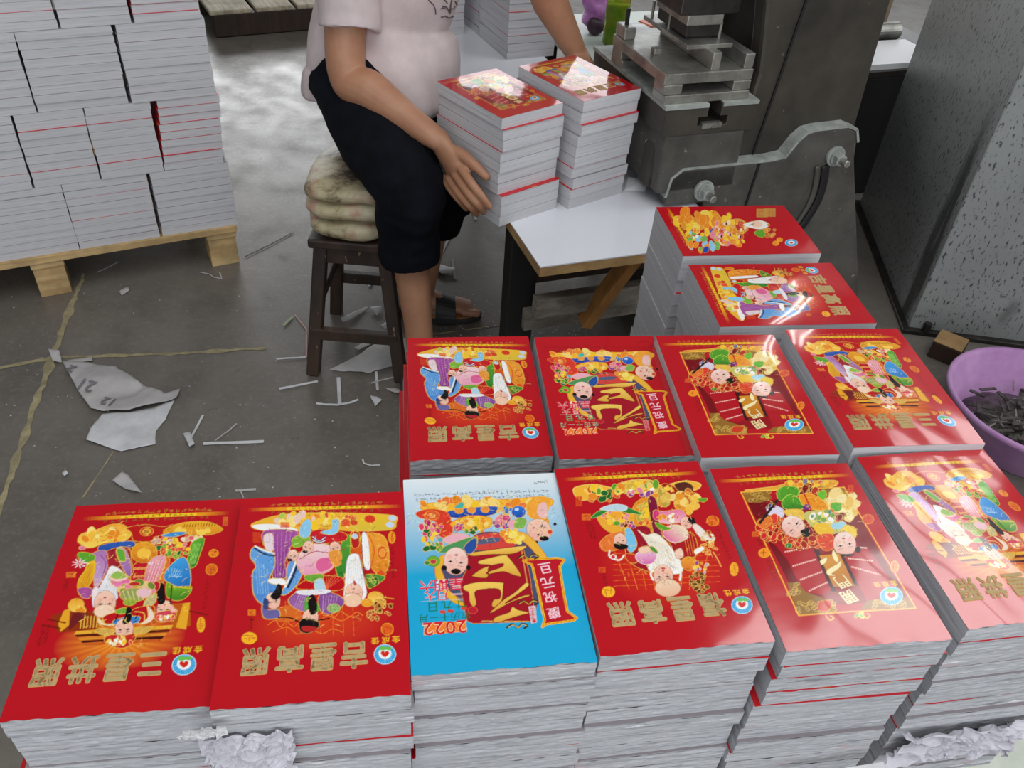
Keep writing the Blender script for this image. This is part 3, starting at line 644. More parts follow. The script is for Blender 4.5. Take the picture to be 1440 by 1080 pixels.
def art_elder(W):
    a = Art(W, (790, 650), 4.5, QD, seed=11)
    a.glow((650, 620), 420, 330, (225, 60, 20), .75)
    a.strip((20, 122), (860, 68), .028)
    for k in range(9): a.line([(330+k*75, 560), (420+k*55, 800)], (245, 130, 40), 1.5)
    for k in range(7): a.line([(320, 580+k*34), (1000, 540+k*34)], (240, 115, 35), 1.3)
    # clouds of fruit and flowers
    for pts in ([(75, 190), (110, 162), (220, 150), (350, 170), (420, 125), (560, 118), (640, 150), (780, 118), (880, 135), (860, 170), (780, 185), (560, 200), (300, 200), (130, 250)],):
        a.poly(pts, (245, 180, 55), (250, 215, 110), 3)
    a.swirls((250, 205), 130, 40, 30, [GREEN, YEL, (250, 210, 90), (225, 90, 50), DGREEN, ORANGE], 22)
    a.swirls((480, 160), 150, 30, 34, [YEL, (220, 180, 60), ORANGE, (235, 200, 110), GREEN], 22)
    a.swirls((500, 195), 80, 22, 12, [PINK, PURP, WHITE], 18)
    a.ell((690, 172), 60, 26, (170, 25, 25), rot=25); a.swirls((690, 172), 35, 14, 6, [(235, 110, 60), YEL], 12)
    a.poly([(715, 145), (780, 125), (830, 145), (830, 185), (760, 190)], (90, 40, 30)); a.swirls((795, 245), 80, 55, 36, [(245, 190, 70), (250, 215, 120), (235, 150, 40), (215, 110, 40)], 26); a.poly([(860, 230), (925, 225), (900, 250)], GREEN)
    a.swirls((640, 225), 70, 42, 26, [(225, 185, 80), (190, 160, 60), (240, 210, 130), ORANGE], 22)
    # robe
    a.poly([(480, 250), (570, 240), (600, 430), (470, 420), (440, 340)], (235, 145, 40)); a.swirls((520, 330), 35, 80, 20, [(225, 90, 40), YEL, (190, 170, 60)], 15)
    a.poly([(545, 245), (600, 240), (630, 440), (660, 560), (600, 520)], (130, 20, 60))
    a.poly([(420, 430), (560, 420), (560, 660), (520, 680), (440, 640), (400, 560)], (160, 20, 40))
    a.poly([(640, 470), (820, 440), (860, 560), (800, 610), (720, 600), (690, 520)], (170, 25, 30)); 
    for k in range(4): a.line([(770+k*18, 450), (800+k*16, 580)], (235, 130, 50), 2)
    # left gift basket with leaf boat
    a.poly([(225, 330), (330, 300), (450, 330), (440, 400), (330, 450), (255, 410)], (240, 170, 50)); a.swirls((340, 345), 80, 45, 34, [ORANGE, YEL, (225, 100, 40), PINK], 20); a.ell((345, 335), 36, 26, (245, 170, 50)); a.ell((348, 390), 22, 14, GREEN)
    a.poly([(185, 355), (240, 310), (300, 285), (400, 285), (510, 330), (420, 325), (320, 305), (230, 350)], (50, 130, 50), (180, 210, 110)); a.poly([(245, 300), (330, 272), (410, 280), (400, 310), (300, 312)], (190, 215, 225), (230, 240, 245))
    a.swirls((420, 395), 35, 25, 10, [PURP, MAG, DRED], 15)
    # boy, left
    a.poly([(240, 510), (300, 460), (400, 440), (430, 520), (330, 560), (260, 560)], (235, 120, 50)); a.poly([(400, 430), (440, 430), (475, 520), (440, 570), (410, 540)], (120, 195, 235)); a.face((368, 500), 42, 165); a.poly([(325, 525), (350, 515), (415, 525), (405, 548), (350, 552)], BLACK, None)
    a.line([(300, 560), (300, 600), (360, 620), (390, 590)], (245, 235, 220), 5); a.ell((322, 600), 16, 14, (225, 60, 50), WHITE, 3); a.poly([(400, 580), (480, 590), (470, 635), (420, 630)], (200, 40, 35))
    # girl and deer, right
    a.poly([(580, 310), (650, 310), (760, 300), (790, 360), (720, 385), (620, 380)], (230, 110, 155), col2=(245, 180, 200)); a.ell((600, 335), 22, 34, (215, 50, 120)); a.swirls((680, 350), 60, 25, 12, [PINK, WHITE, MAG, ORANGE], 16)
    a.face((790, 380), 36, 120); a.poly([(800, 352), (840, 350), (850, 400), (825, 390)], BLACK, None)
    a.poly([(830, 390), (870, 395), (940, 470), (930, 500), (890, 480), (850, 440)], (240, 225, 215), (200, 150, 100)); a.swirls((925, 475), 40, 40, 12, [(240, 225, 215), (190, 40, 40), (225, 190, 150)], 12)
    a.swirls((930, 540), 50, 30, 12, [(235, 150, 70), (225, 110, 60)], 14); a.line([(960, 560), (985, 600), (1010, 650)], (240, 170, 90), 4); a.poly([(840, 550), (890, 525), (900, 545), (850, 575)], WHITE)
    # peaches
    a.poly([(640, 450), (670, 405), (740, 395), (795, 430), (790, 480), (720, 505), (670, 490)], (240, 225, 190), (245, 235, 190), 2, col2=(230, 110, 160), ang=150); a.poly([(590, 380), (660, 405), (690, 420), (630, 430)], GREEN)
    # beard and head
    a.poly([(480, 430), (530, 460), (590, 450), (640, 480), (700, 550), (760, 640), (740, 700), (570, 690), (540, 640), (560, 560), (520, 480)], (243, 232, 210), (220, 200, 170), col2=(250, 246, 240))
    for k in range(12): a.line([(510+k*14, 460+k*6), (575+k*10, 560), (570+k*15, 680)], (222, 190, 145) if k % 2 else (215, 205, 195), 1.5)
    a.poly([(465, 590), (500, 560), (560, 555), (600, 580), (580, 630), (530, 645), (480, 625)], (240, 195, 215), (250, 225, 230), 2, col2=(220, 100, 170)); a.poly([(550, 535), (580, 535), (610, 575), (570, 560)], (70, 150, 60))
    a.poly([(485, 545), (540, 530), (560, 560), (500, 575)], SKIN); a.poly([(715, 560), (755, 540), (770, 590), (730, 605)], SKIN, (190, 130, 100))
    a.face((640, 715), 62, 178)
    a.ell((668, 790), 82, 56, (247, 212, 182), line=(190, 120, 90), col2=(238, 185, 150))
    a.ell((640, 668), 14, 6, (205, 40, 50), None)
    for sx in (-1, 1): a.line([(645+sx*48, 735), (645+sx*20, 728)], (150, 130, 120), 2.5)
    a.line([(590, 640), (560, 700), (575, 740)], (245, 240, 235), 6); a.line([(720, 640), (750, 690), (745, 740)], (245, 240, 235), 6)
    # gourd and phoenix staff
    a.ell((805, 635), 52, 44, (240, 165, 50), col2=(225, 110, 40)); a.swirls((880, 660), 45, 40, 14, [PURP, ORANGE, YEL, (200, 170, 190)], 14)
    a.swirls((870, 750), 60, 60, 40, [BROWN, (130, 80, 30), (170, 110, 50), (100, 60, 20)], 13, 1)
    a.seal((110, 255), 20, 30, (225, 80, 30), True); a.seal((155, 352), 28, 20, (235, 120, 40), True); a.seal((250, 682), 22, 18, (225, 90, 30), True); a.seal((288, 820), 40, 34, (250, 185, 40)); a.seal((958, 365), 38, 32, (235, 110, 30)); a.seal((1092, 665), 26, 42, (245, 170, 40))
    a.micro((160, 385), (185, 490), 7, .018, (120, 15, 10)); a.micro((185, 385), (212, 490), 7, .018, (120, 15, 10)); a.micro((985, 410), (1070, 610), 9, .02, (120, 15, 10)); a.micro((255, 705), (275, 775), 5, .02, (120, 15, 10))
    a.detail((600, 430), 420, 360, 520)
    a.logo((1142, 890), 66, 54, (1110, 810))
    return a

def art_door(W):
    a = Art(W, (1010, 650), 4.32, QE, seed=14)
    a.strip((10, 104), (800, 72), .028)
    F = [(143, 172), (760, 148), (1190, 896), (497, 930)]
    a.poly([(200, 230), (775, 190), (1150, 850), (520, 880)], (150, 12, 25), None, sm=False)
    # door leaves with rows of studs
    a.poly([(185, 240), (300, 230), (640, 800), (500, 860)], (120, 8, 18), None, sm=False); a.poly([(690, 200), (780, 195), (1130, 830), (1010, 830)], (130, 10, 22), None, sm=False)
    a.poly([(250, 380), (580, 530), (700, 770), (640, 810), (520, 790), (430, 600)], (180, 14, 28), None, sm=False)
    a.poly([(760, 560), (900, 520), (1090, 800), (900, 850)], (180, 14, 28), None, sm=False)
    for (p, q, n) in (((412, 545), (570, 515), 12), ((460, 632), (600, 590), 12), ((505, 715), (640, 665), 12), ((558, 782), (672, 730), 11), ((790, 588), (940, 606), 12), ((810, 640), (990, 695), 14), ((840, 520), (905, 525), 6)):
        for i in range(n): a.ell((p[0]+(q[0]-p[0])*i/n, p[1]+(q[1]-p[1])*i/n), 5, 5, (250, 205, 190), None)
    # brocade corners
    for pts in ([(150, 175), (300, 165), (330, 215), (260, 240), (180, 235)], [(425, 730), (480, 730), (540, 790), (640, 830), (720, 855), (700, 920), (497, 928)], [(860, 900), (900, 850), (1010, 830), (1140, 830), (1185, 893)], [(600, 140), (760, 150), (820, 260), (700, 250)]):
        a.poly(pts, (150, 105, 40), None, sm=False)
    for c, rx, ry, n in (((240, 200), 70, 25, 14), ((600, 880), 110, 35, 40), ((470, 770), 35, 35, 12), ((1040, 870), 110, 25, 24), ((740, 190), 60, 40, 14)):
        for i in range(n):
            q = (c[0]+rx*(a.rng.rand()*2-1), c[1]+ry*(a.rng.rand()*2-1)); r = 13
            for rr in (r, r*.6): a.ell(q, rr, rr*.75, (120, 80, 30), (235, 190, 90), 1.1)
    a.poly([(620, 850), (690, 850), (670, 905), (610, 900)], (205, 60, 30), (245, 150, 60))
    a.line(F+[F[0]], (250, 185, 60), 4, sm=False)
    for c in ((680, 945), (895, 935)): a.line([(c[0]-25, c[1]-10), (c[0], c[1]+18), (c[0]+22, c[1]+5), (c[0]+5, c[1]-8)], (240, 200, 60), 3)
    a.swirls((858, 938), 24, 16, 7, [(230, 200, 60), GREEN], 12)
    # cloud and flowers behind the children
    a.poly([(165, 160), (340, 140), (430, 120), (620, 105), (720, 110), (690, 145), (560, 140), (360, 160)], (235, 165, 50), (250, 210, 100), 2)
    a.swirls((560, 125), 160, 18, 22, [ORANGE, YEL, (120, 120, 160), (225, 90, 50)], 18)
    a.swirls((740, 260), 100, 90, 50, [(245, 215, 140), (250, 230, 170), (235, 190, 90), CREAM], 28)
    a.swirls((560, 175), 60, 45, 26, [(190, 50, 35), (225, 100, 50), DRED], 20); a.poly([(600, 190), (640, 165), (655, 200), (630, 230)], (110, 190, 50))
    # child in green, left
    a.poly([(360, 165), (400, 140), (480, 150), (480, 200), (420, 205), (385, 230), (360, 210)], (85, 160, 40), (210, 220, 90), 2); a.poly([(390, 230), (440, 190), (500, 230), (520, 275), (470, 290), (400, 275)], (95, 175, 40), (210, 220, 90), 2, col2=(50, 120, 35))
    a.poly([(490, 200), (560, 190), (640, 240), (660, 290), (560, 285), (520, 270)], (240, 150, 30), (250, 210, 80), 2); a.line([(520, 190), (560, 285)], (200, 40, 30), 5); a.poly([(520, 255), (560, 262), (545, 285), (515, 285)], (120, 40, 130), None)
    a.poly([(295, 275), (340, 255), (400, 285), (395, 330), (330, 345)], (225, 215, 235), (120, 80, 130)); a.poly([(680, 250), (740, 245), (740, 290), (690, 295)], (100, 180, 60)); a.swirls((310, 265), 30, 14, 6, [PURP, DBLUE], 10)
    a.poly([(400, 290), (500, 285), (530, 340), (480, 350), (430, 330)], (240, 195, 80), (215, 150, 50))
    a.swirls((350, 400), 100, 62, 60, [(200, 25, 35), (225, 60, 45), (170, 15, 30), (215, 40, 40)], 26); a.swirls((510, 480), 120, 40, 44, [(200, 30, 35), (170, 20, 30), (225, 80, 50)], 24); a.ell((430, 508), 20, 16, (40, 130, 70)); a.poly([(240, 360), (310, 330), (330, 360), (280, 400)], (235, 120, 50))
    a.poly([(250, 360), (360, 215), (370, 225), (260, 375)], (40, 30, 30), None, sm=False)
    a.face((458, 390), 64, 128, skin=(248, 222, 210)); a.poly([(500, 420), (545, 400), (560, 440), (530, 455)], BLACK, None)
    # child in yellow, right
    a.poly([(520, 310), (660, 295), (760, 360), (770, 400), (680, 440), (580, 400)], (200, 195, 110), (225, 200, 110)); a.swirls((640, 345), 100, 45, 40, [(120, 170, 80), (235, 215, 120), (225, 90, 70), WHITE, (90, 150, 120)], 18); a.poly([(580, 380), (650, 370), (700, 410), (660, 450), (600, 430)], (240, 190, 50))
    a.poly([(680, 380), (760, 360), (770, 400), (700, 410)], (160, 210, 225)); a.swirls((735, 330), 40, 26, 12, [(200, 60, 80), DRED, PINK], 16)
    a.poly([(770, 385), (830, 400), (830, 460), (790, 470), (740, 430)], (240, 200, 60))
    a.poly([(600, 450), (690, 440), (700, 520), (640, 535)], (225, 70, 40))
    a.face((765, 500), 68, 168, skin=(248, 222, 212)); a.ell((845, 535), 18, 20, BLACK, None); a.poly([(700, 540), (740, 560), (820, 560), (800, 575), (730, 570)], BLACK, None)
    # gold plaque between the leaves
    a.poly([(580, 530), (610, 530), (720, 790), (690, 790)], (60, 10, 15), None, sm=False); a.poly([(730, 560), (755, 560), (850, 760), (820, 740)], (60, 10, 15), None, sm=False)
    a.poly([(612, 565), (735, 555), (830, 760), (700, 762)], (220, 150, 35), (110, 20, 15), 2, col2=(190, 110, 25), ang=60, sm=False)
    for pts in ([(620, 600), (660, 580), (655, 610), (630, 625)], [(660, 660), (720, 620), (745, 600), (740, 640), (690, 680), (720, 690), (670, 690)], [(690, 560), (700, 535), (730, 590), (720, 610), (700, 590)]):
        a.poly(pts, (250, 232, 175), (160, 100, 30), 1)
    for ch, c in zip('開門', ((790, 822), (752, 728))): a.stamp(ch, c, .088, (248, 228, 170), 165, .05, outline=(140, 60, 20))
    a.seal((235, 432), 22, 16, (230, 110, 40), True); a.seal((288, 548), 34, 28, (245, 150, 40)); a.seal((905, 345), 34, 30, (220, 80, 40)); a.seal((1065, 640), 24, 36, (235, 130, 40)); a.seal((800, 160), 16, 26, (225, 90, 40), True)
    a.micro((245, 455), (275, 505), 4, .02, (120, 15, 10)); a.micro((310, 590), (350, 720), 7, .018, (120, 15, 10)); a.micro((330, 590), (372, 720), 7, .018, (120, 15, 10))
    a.detail((570, 320), 320, 220, 420)
    a.logo((1045, 820), 66, 54, (1010, 748))
    return a

def art_fruit(W):
    a = Art(W, (880, 270), 2.7694, QL, seed=21)
    a.glow((420, 160), 260, 90, (225, 80, 20), .7)
    a.strip((255, 225), (165, 75), .03)
    a.swirls((275, 115), 85, 35, 46, [YEL, ORANGE, (250, 210, 90), (230, 150, 40)], 15)
    a.swirls((300, 180), 70, 40, 40, [LBLUE, WHITE, YEL, (110, 180, 90), DBLUE, ORANGE], 11)
    a.swirls((390, 150), 70, 50, 60, [ORANGE, PINK, (225, 80, 40), YEL, (245, 200, 170)], 12)
    a.poly([(400, 118), (450, 112), (475, 145), (430, 165), (395, 150)], (225, 150, 60), (250, 215, 120), 1.6); a.poly([(425, 125), (455, 120), (462, 145), (435, 150)], (200, 50, 50)); a.swirls((420, 140), 55, 26, 34, [ORANGE, (235, 170, 90), (215, 70, 50), YEL, PINK, (245, 215, 180)], 8)
    for c in ((385, 128), (400, 165), (365, 170), (440, 172)): a.ell(c, 9, 6, SKIN, (190, 110, 80), 1); a.ell((c[0]+5, c[1]), 3, 5, BLACK, None)
    a.poly([(455, 130), (520, 115), (560, 130), (520, 145)], (240, 235, 230)); a.ell((510, 128), 22, 10, SKIN); a.line([(480, 132), (500, 126)], BLACK, 4)
    a.poly([(500, 155), (540, 145), (540, 170), (515, 170)], GREEN); a.swirls((560, 150), 30, 20, 10, [(225, 150, 60), (200, 110, 50)], 8)
    a.swirls((420, 185), 40, 15, 12, [YEL, ORANGE], 10)
    a.detail((380, 150), 150, 60, 300)
    for c in ((530, 90), (560, 88)): a.seal(c, 22, 14, (200, 150, 70), True)
    for c in ((585, 192), (600, 180), (345, 92)): a.seal(c, 12, 8, (250, 160, 40))
    a.ell((647, 190), 24, 12, (60, 160, 215), WHITE, 2); a.ell((647, 189), 14, 6, WHITE, None); a.ell((647, 190), 7, 3, (215, 50, 40), None)
    return a
_gl = {}
def glyph(ch, bold=0.0):
    """outline triangles of one character, centred, one unit high"""
    key = (ch, round(bold, 3))
    if key in _gl: return _gl[key]
    cu = bpy.data.curves.new('t', 'FONT'); cu.body = ch; cu.size = 1.0; cu.offset = bold*.25; cu.resolution_u = 2
    cu.align_x = 'CENTER'
    ob = bpy.data.objects.new('t', cu); bpy.context.scene.collection.objects.link(ob)
    dg = bpy.context.evaluated_depsgraph_get()
    me = bpy.data.meshes.new_from_object(ob.evaluated_get(dg)); me.calc_loop_triangles()
    V = np.array([v.co[:2] for v in me.vertices]); F = [tuple(t.vertices) for t in me.loop_triangles]
    if len(V):
        c = (V.max(0)+V.min(0))/2; h = max(np.ptp(V[:, 1]), np.ptp(V[:, 0])*.9)
        if bold and ch not in '一三': pass
        V = (V-c)/(1.0 if ch in '一' else max(h, .5)*1.0)
    bpy.data.objects.remove(ob); bpy.data.curves.remove(cu); bpy.data.meshes.remove(me)
    _gl[key] = (V, F)
    return _gl[key]
def pages(name, a, b, dark, rough_edge):
    M = Mat(name, a, .85, 0, .2); v = M.coord('Object', (5, 5, 420), True); f = M.noise(v, 1.0, 5, .6)
    col = M.ramp(f, [(.3, b), (.62, a)])
    v2 = M.coord('Object', (9, 9, 130) if rough_edge else (3, 3, 60), True)
    f2 = M.noise(v2, 1.3, 7, .7, .4)
    if rough_edge:
        col = M.mix(M.ramp(f2, [(.56, 0.0), (.68, .75)]), col, dark)
        f3 = M.noise(M.coord('Object', (14, 14, 22), True), 1.0, 3); col = M.mix(M.ramp(f3, [(.62, 0.0), (.75, .35)]), col, (205, 150, 158))
        f4 = M.noise(M.coord('Object', (12, 12, 260), True), 1.0, 4, .6); col = M.mix(M.ramp(f4, [(.62, 0.0), (.72, .8)]), col, (238, 238, 240))
    else:
        col = M.mix(M.ramp(f2, [(.55, 0.0), (.75, .35)]), col, dark)
    M.color(col); M.bump(M.noise(M.coord('Object', (20, 20, 500 if not rough_edge else 260), True), 1.0, 5), .25 if not rough_edge else .7, .0006 if not rough_edge else .0016)
    return M.m
m_page_torn = pages('torn_page_edges', (196, 197, 201), (160, 162, 167), (112, 114, 118), True)
m_page = pages('trimmed_page_edges', (206, 205, 208), (186, 185, 190), (150, 150, 154), False)
m_cardgrey = Mat('closed_cover_edge', (140, 132, 136), .7).m
def cover_mat(name):
    M = Mat(name, RED, .16, 0, .5); M.set('Coat Weight', 1.0); M.set('Coat Roughness', .05)
    at = M.node('ShaderNodeAttribute', attribute_name='Col'); M.color(at.outputs['Color'])
    v = M.coord('Object', (1, 1, 1), True); M.bump(M.noise(v, 22, 2, .5), .12, .004)
    return M.m
m_cover = cover_mat('printed_gloss_cover')
def red_mat():
    M = Mat('red_cover_paper', (196, 20, 34), .3); v = M.coord('Object', (1, 1, 1), True)
    f = M.noise(v, 25, 4); M.color(M.ramp(f, [(.62, (196, 20, 34)), (.72, (222, 140, 50))])); return M.m
m_red = red_mat()
m_gold = Mat('matt_gold_foil', (182, 156, 110), .5, 0, .3).m
m_gold_edge = Mat('pale_gold_foil_edge', (206, 160, 96), .45, 0, .3).m
def floor_mat():
    M = Mat('worn_concrete', (90, 86, 80), .36, 0, .5); v = M.coord('Object', (1, 1, 1))
    a = M.noise(v, 1.3, 8, .62); b = M.noise(v, 60, 5, .7); c = M.noise(v, 6, 6, .6)
    col = M.ramp(a, [(.3, (92, 85, 78)), (.55, (114, 108, 100)), (.75, (128, 122, 114))])
    col = M.mix(M.ramp(c, [(.45, 0.0), (.75, .6)]), col, (78, 73, 68)); col = M.mix(M.ramp(b, [(.5, 0.0), (.7, .35)]), col, (140, 136, 130))
    col = M.mix(M.ramp(M.noise(v, 170, 2, .5), [(.735, 0.0), (.75, .8)]), col, (190, 188, 182))
    M.color(col); M.l(M.ramp(c, [(.3, .26), (.7, .5)]), M.b.inputs['Roughness']); M.bump(b, .15, .002); return M.m
m_floor = floor_mat()
m_joint = mottled('crumbled_joint_mortar', (172, 160, 122), (130, 120, 94), 25, .9)
m_pallet = wood('raw_pallet_wood', (216, 186, 134), (186, 150, 98), .7, 0)
m_oldwood = wood('weathered_pallet_wood', (205, 195, 172), (150, 134, 108), .8, 1)
m_darkwood = wood('dark_stained_wood', (66, 46, 34), (36, 26, 22), .6, 2)
m_stoolwood = mottled('worn_dark_stool_wood', (70, 50, 38), (34, 26, 22), 14, .55, 0, (1, 1, .25), .4, .002, (150, 125, 95), .66)
m_board = wood('raw_pine_edge', (196, 160, 108), (165, 125, 78), .65, 0)
m_brace = wood('orange_pine_brace', (178, 124, 62), (150, 98, 45), .6, 2)
m_rail = wood('dusty_old_timber', (150, 142, 130), (96, 84, 74), .8, 0)
m_lam = Mat('white_laminate', (222, 224, 230), .12, 0, .5).m
m_blackpaint = mottled('scuffed_black_paint', (30, 28, 28), (18, 17, 18), 10, .5)
m_cast = mottled('oily_cast_iron', (84, 79, 70), (48, 45, 41), 5, .42, .35, (1, 1, 1), .35, .002, (130, 122, 108), .70, p=(.3, .7))
m_castlight = mottled('dusty_cast_iron', (96, 94, 88), (66, 63, 58), 7, .5, .25, (1, 1, 1), .35, .002, (150, 146, 136), .68)
m_castedge = mottled('worn_grey_paint_edge', (172, 176, 170), (128, 132, 126), 18, .55, .1)
m_steel = mottled('ground_tool_steel', (186, 184, 176), (130, 128, 122), 14, .34, .75, (1, 1, 1), .12, .0006, (90, 70, 50), .68)
m_darksteel = mottled('dark_oiled_steel', (70, 66, 62), (40, 38, 36), 12, .35, .6)
m_black = Mat('black_void_paint', (14, 13, 13), .6).m
def pillar_mat(name, a, b, spot, thr):
    M = Mat(name, a, .4, .1); v = M.coord('Object', (1, 1, 1)); f = M.noise(v, 2.2, 6, .6)
    col = M.ramp(f, [(.3, a), (.7, b)])
    s = M.noise(M.coord('Object', (75, 75, 32)), 1.0, 3, .6); col = M.mix(M.ramp(s, [(thr, 0.0), (thr+.04, .9)]), col, spot)
    M.color(col); M.bump(M.noise(v, 60, 5), .1, .001); return M.m
m_pillar = pillar_mat('grey_painted_steel_splashed', (112, 116, 114), (92, 94, 92), (26, 26, 26), .645)
m_basin = mottled('mauve_plastic', (190, 148, 192), (164, 116, 168), 6, .5, 0, (1, 1, 1), .08, .001, (95, 75, 90), .70)
m_paper = mottled('waste_paper', (190, 186, 184), (166, 162, 162), 10, .85, 0, (1, 1, 1), .3, .002)
m_paperwhite = mottled('white_waste_paper', (214, 214, 216), (190, 190, 192), 14, .8)
m_paperpink = mottled('reddish_paper_strip', (205, 150, 150), (190, 170, 165), 20, .8)
m_papergreen = mottled('greenish_paper_strip', (150, 170, 135), (170, 175, 150), 20, .8)
m_crumple = mottled('crumpled_tissue', (214, 212, 220), (184, 180, 190), 16, .7, 0, (1, 1, 1), .5, .003)
m_skin = mottled('skin', (178, 130, 100), (164, 114, 86), 12, .5, 0, (1, 1, 1), .1, .0008)
m_nail = Mat('finger_nails', (205, 160, 140), .3).m
m_shirt = mottled('pale_pink_jersey', (206, 190, 190), (196, 180, 180), 30, .9, 0, (1, 1, 1), .3, .001)
m_shorts = mottled('dark_navy_cotton', (15, 17, 26), (8, 9, 14), 20, .9, 0, (1, 1, 1), .3, .001, spec=.15)
m_print = Mat('grey_shirt_print', (92, 80, 84), .8).m
m_hair = Mat('black_hair', (20, 17, 16), .5).m
m_sole = Mat('dark_rubber', (52, 50, 48), .7).m
m_strap = Mat('black_leather_strap', (36, 36, 38), .5).m
m_insole = Mat('tan_insole', (178, 118, 72), .6).m
def cushion_mat():
    M = Mat('stained_patterned_cloth', (190, 178, 145), .55); v = M.coord('Object', (1, 1, 1))
    col = M.ramp(M.noise(v, 9, 7, .7), [(.36, (70, 54, 40)), (.46, (172, 158, 124)), (.72, (212, 204, 176))])
    col = M.mix(M.ramp(M.noise(v, 16, 3), [(.55, 0.0), (.7, .6)]), col, (176, 104, 96)); col = M.mix(M.ramp(M.noise(M.coord('Object', (8, 8, 40)), 1.2, 4), [(.6, 0.0), (.72, .6)]), col, (110, 120, 84))
    M.color(col); M.bump(M.noise(M.coord('Object', (10, 10, 40)), 2, 6), .6, .006); return M.m
m_cushion = cushion_mat()
def bottle_mat():
    M = Mat('green_tinted_plastic', (150, 190, 40), .08, 0); M.set('Transmission Weight', .75); M.set('IOR', 1.35); M.color(M.ramp(M.noise(M.coord('Object', (1, 1, 1)), 22, 3), [(.35, (120, 175, 30)), (.65, (196, 200, 70))])); return M.m
m_bottle = bottle_mat()
m_drink = mottled('yellow_green_tea', (170, 168, 50), (96, 150, 30), 30, .3)
m_bag = mottled('mauve_plastic_bag', (205, 140, 205), (165, 95, 170), 25, .3, 0, (1, 1, 1), .5, .004)
m_bagdark = mottled('dark_fruit_skin', (70, 40, 60), (45, 28, 40), 20, .5)
m_snack = mottled('red_orange_wrapper', (210, 60, 30), (225, 130, 40), 30, .35)
m_whiteplastic = Mat('white_plastic_film', (225, 225, 226), .35).m
m_scrap = mottled('rusty_steel_offcuts', (120, 116, 110), (66, 60, 56), 40, .4, .7)
m_wire = Mat('galvanised_wire', (170, 172, 172), .35, .8).m
m_wall = mottled('grey_limewash', (150, 152, 150), (135, 136, 134), 3, .9)
m_ceil = mottled('dim_roof_sheet', (96, 98, 100), (84, 86, 88), 3, .9)
m_frame = Mat('grey_window_frame', (120, 122, 124), .5).m
m_palelam = Mat('pale_green_board', (196, 206, 196), .3).m
m_brick = mottled('dusty_timber_offcut', (168, 136, 92), (136, 104, 66), 12, .85)
m_brickdark = mottled('dark_end_grain', (62, 40, 28), (48, 32, 24), 12, .85)
# ------------------------------------------------------------------ the room
def plane(name, pts, mat, kind='structure'):
    me = bpy.data.meshes.new(name); me.from_pydata([tuple(p) for p in pts], [], [tuple(range(len(pts)))]); o = link_mesh(name, me, None, mat)
    return tag(o, kind=kind)
XL, XR, YB, YF, ZC = -5.0, 4.6, 9.0, -4.0, 4.2
fl = MB().box(((XL+XR)/2, (YB+YF)/2, -.05), (XR-XL, YB-YF, .1)).build('floor', m_floor); tag(fl, kind='structure')
def joint(pts, w, name):                                             # crumbling mortar standing in the slab joints
    mb = MB(); n = 0; L = []; Rr = []
    P = [Vector(p) for p in pts]
    for a, b in zip(P[:-1], P[1:]):
        d = (b-a).normalized(); x = Vector((-d.y, d.x, 0)); k = max(2, int((b-a).length/.02))
        for i in range(k):
            q = a.lerp(b, i/k); ww = w*(.35+1.3*abs(noise.noise(q*11)))
            L.append(q+x*(ww+noise.noise(q*30)*w*.7)); Rr.append(q-x*(ww+noise.noise(q*30+Vector((5, 0, 0)))*w*.7))
    vs = [v+Vector((0, 0, .0012)) for v in L]+[v+Vector((0, 0, .0012)) for v in Rr]; n = len(L)
    mb.add(vs, [(i, i+1, n+i+1, n+i) for i in range(n-1)])
    tag(mb.build(name, m_joint), kind='structure')
joint([atz(118, 385), atz(75, 498), atz(8, 690), atz(-60, 860)], .012, 'trim_1')
joint([atz(-120, 535), atz(0, 518), atz(75, 503), atz(240, 498), atz(385, 489)], .011, 'trim_2')
joint([atz(160, 635), atz(110, 710)], .003, 'trim_3')
joint([atz(600, 472), atz(720, 455), atz(900, 440)], .005, 'trim_4')
# roof, walls and the daylight openings, one roof opening added as fill
def wall_with_windows(name, o, d, L, H, wins, t=.2):
    """o = start on the floor, d = unit direction; wins = (s0, s1, z0, z1) openings"""
    mb = MB(); o = Vector(o); d = Vector(d); nrm = Vector((d.y, -d.x, 0)); up = Vector((0, 0, 1))
    ss = sorted({0, L}|{w[0] for w in wins}|{w[1] for w in wins}); zz = sorted({0, H}|{w[2] for w in wins}|{w[3] for w in wins})
    for s0, s1 in zip(ss[:-1], ss[1:]):
        for z0, z1 in zip(zz[:-1], zz[1:]):
            sm, zm = (s0+s1)/2, (z0+z1)/2
            if any(w[0] < sm < w[1] and w[2] < zm < w[3] for w in wins): continue
            mb.box(o+d*sm+up*zm-nrm*(t/2), (s1-s0, t, z1-z0), (d, nrm, up))
    tag(mb.build(name, m_wall), kind='structure')
wn = [0]
def window(o, d, s0, s1, z0, z1, nv, nh):
    wn[0] += 1; o = Vector(o); d = Vector(d); nrm = Vector((d.y, -d.x, 0)); up = Vector((0, 0, 1)); mb = MB()
    for i in range(nv+1): mb.box(o+d*(s0+(s1-s0)*i/nv)+up*((z0+z1)/2)-nrm*.1, (.06, .06, z1-z0), (d, nrm, up))
    for i in range(nh+1): mb.box(o+d*((s0+s1)/2)+up*(z0+(z1-z0)*i/nh)-nrm*.1, (s1-s0, .06, .06), (d, nrm, up))
    tag(mb.build('window_%d' % wn[0], m_frame), kind='structure')
bwins = [(.6, 3.2, .1, 3.0), (3.9, 9.2, 1.1, 3.8)]
wall_with_windows('wall_back', (XL, YB, 0), (1, 0, 0), XR-XL, ZC, bwins)
for w in bwins: window((XL, YB, 0), (1, 0, 0), w[0], w[1], w[2], w[3], 5, 3)
rwins = [(3.2, 8.6, 1.15, 3.9)]                                       # along the right wall, measured from the back corner
wall_with_windows('wall_right', (XR, YB, 0), (0, -1, 0), YB-YF, ZC, rwins)
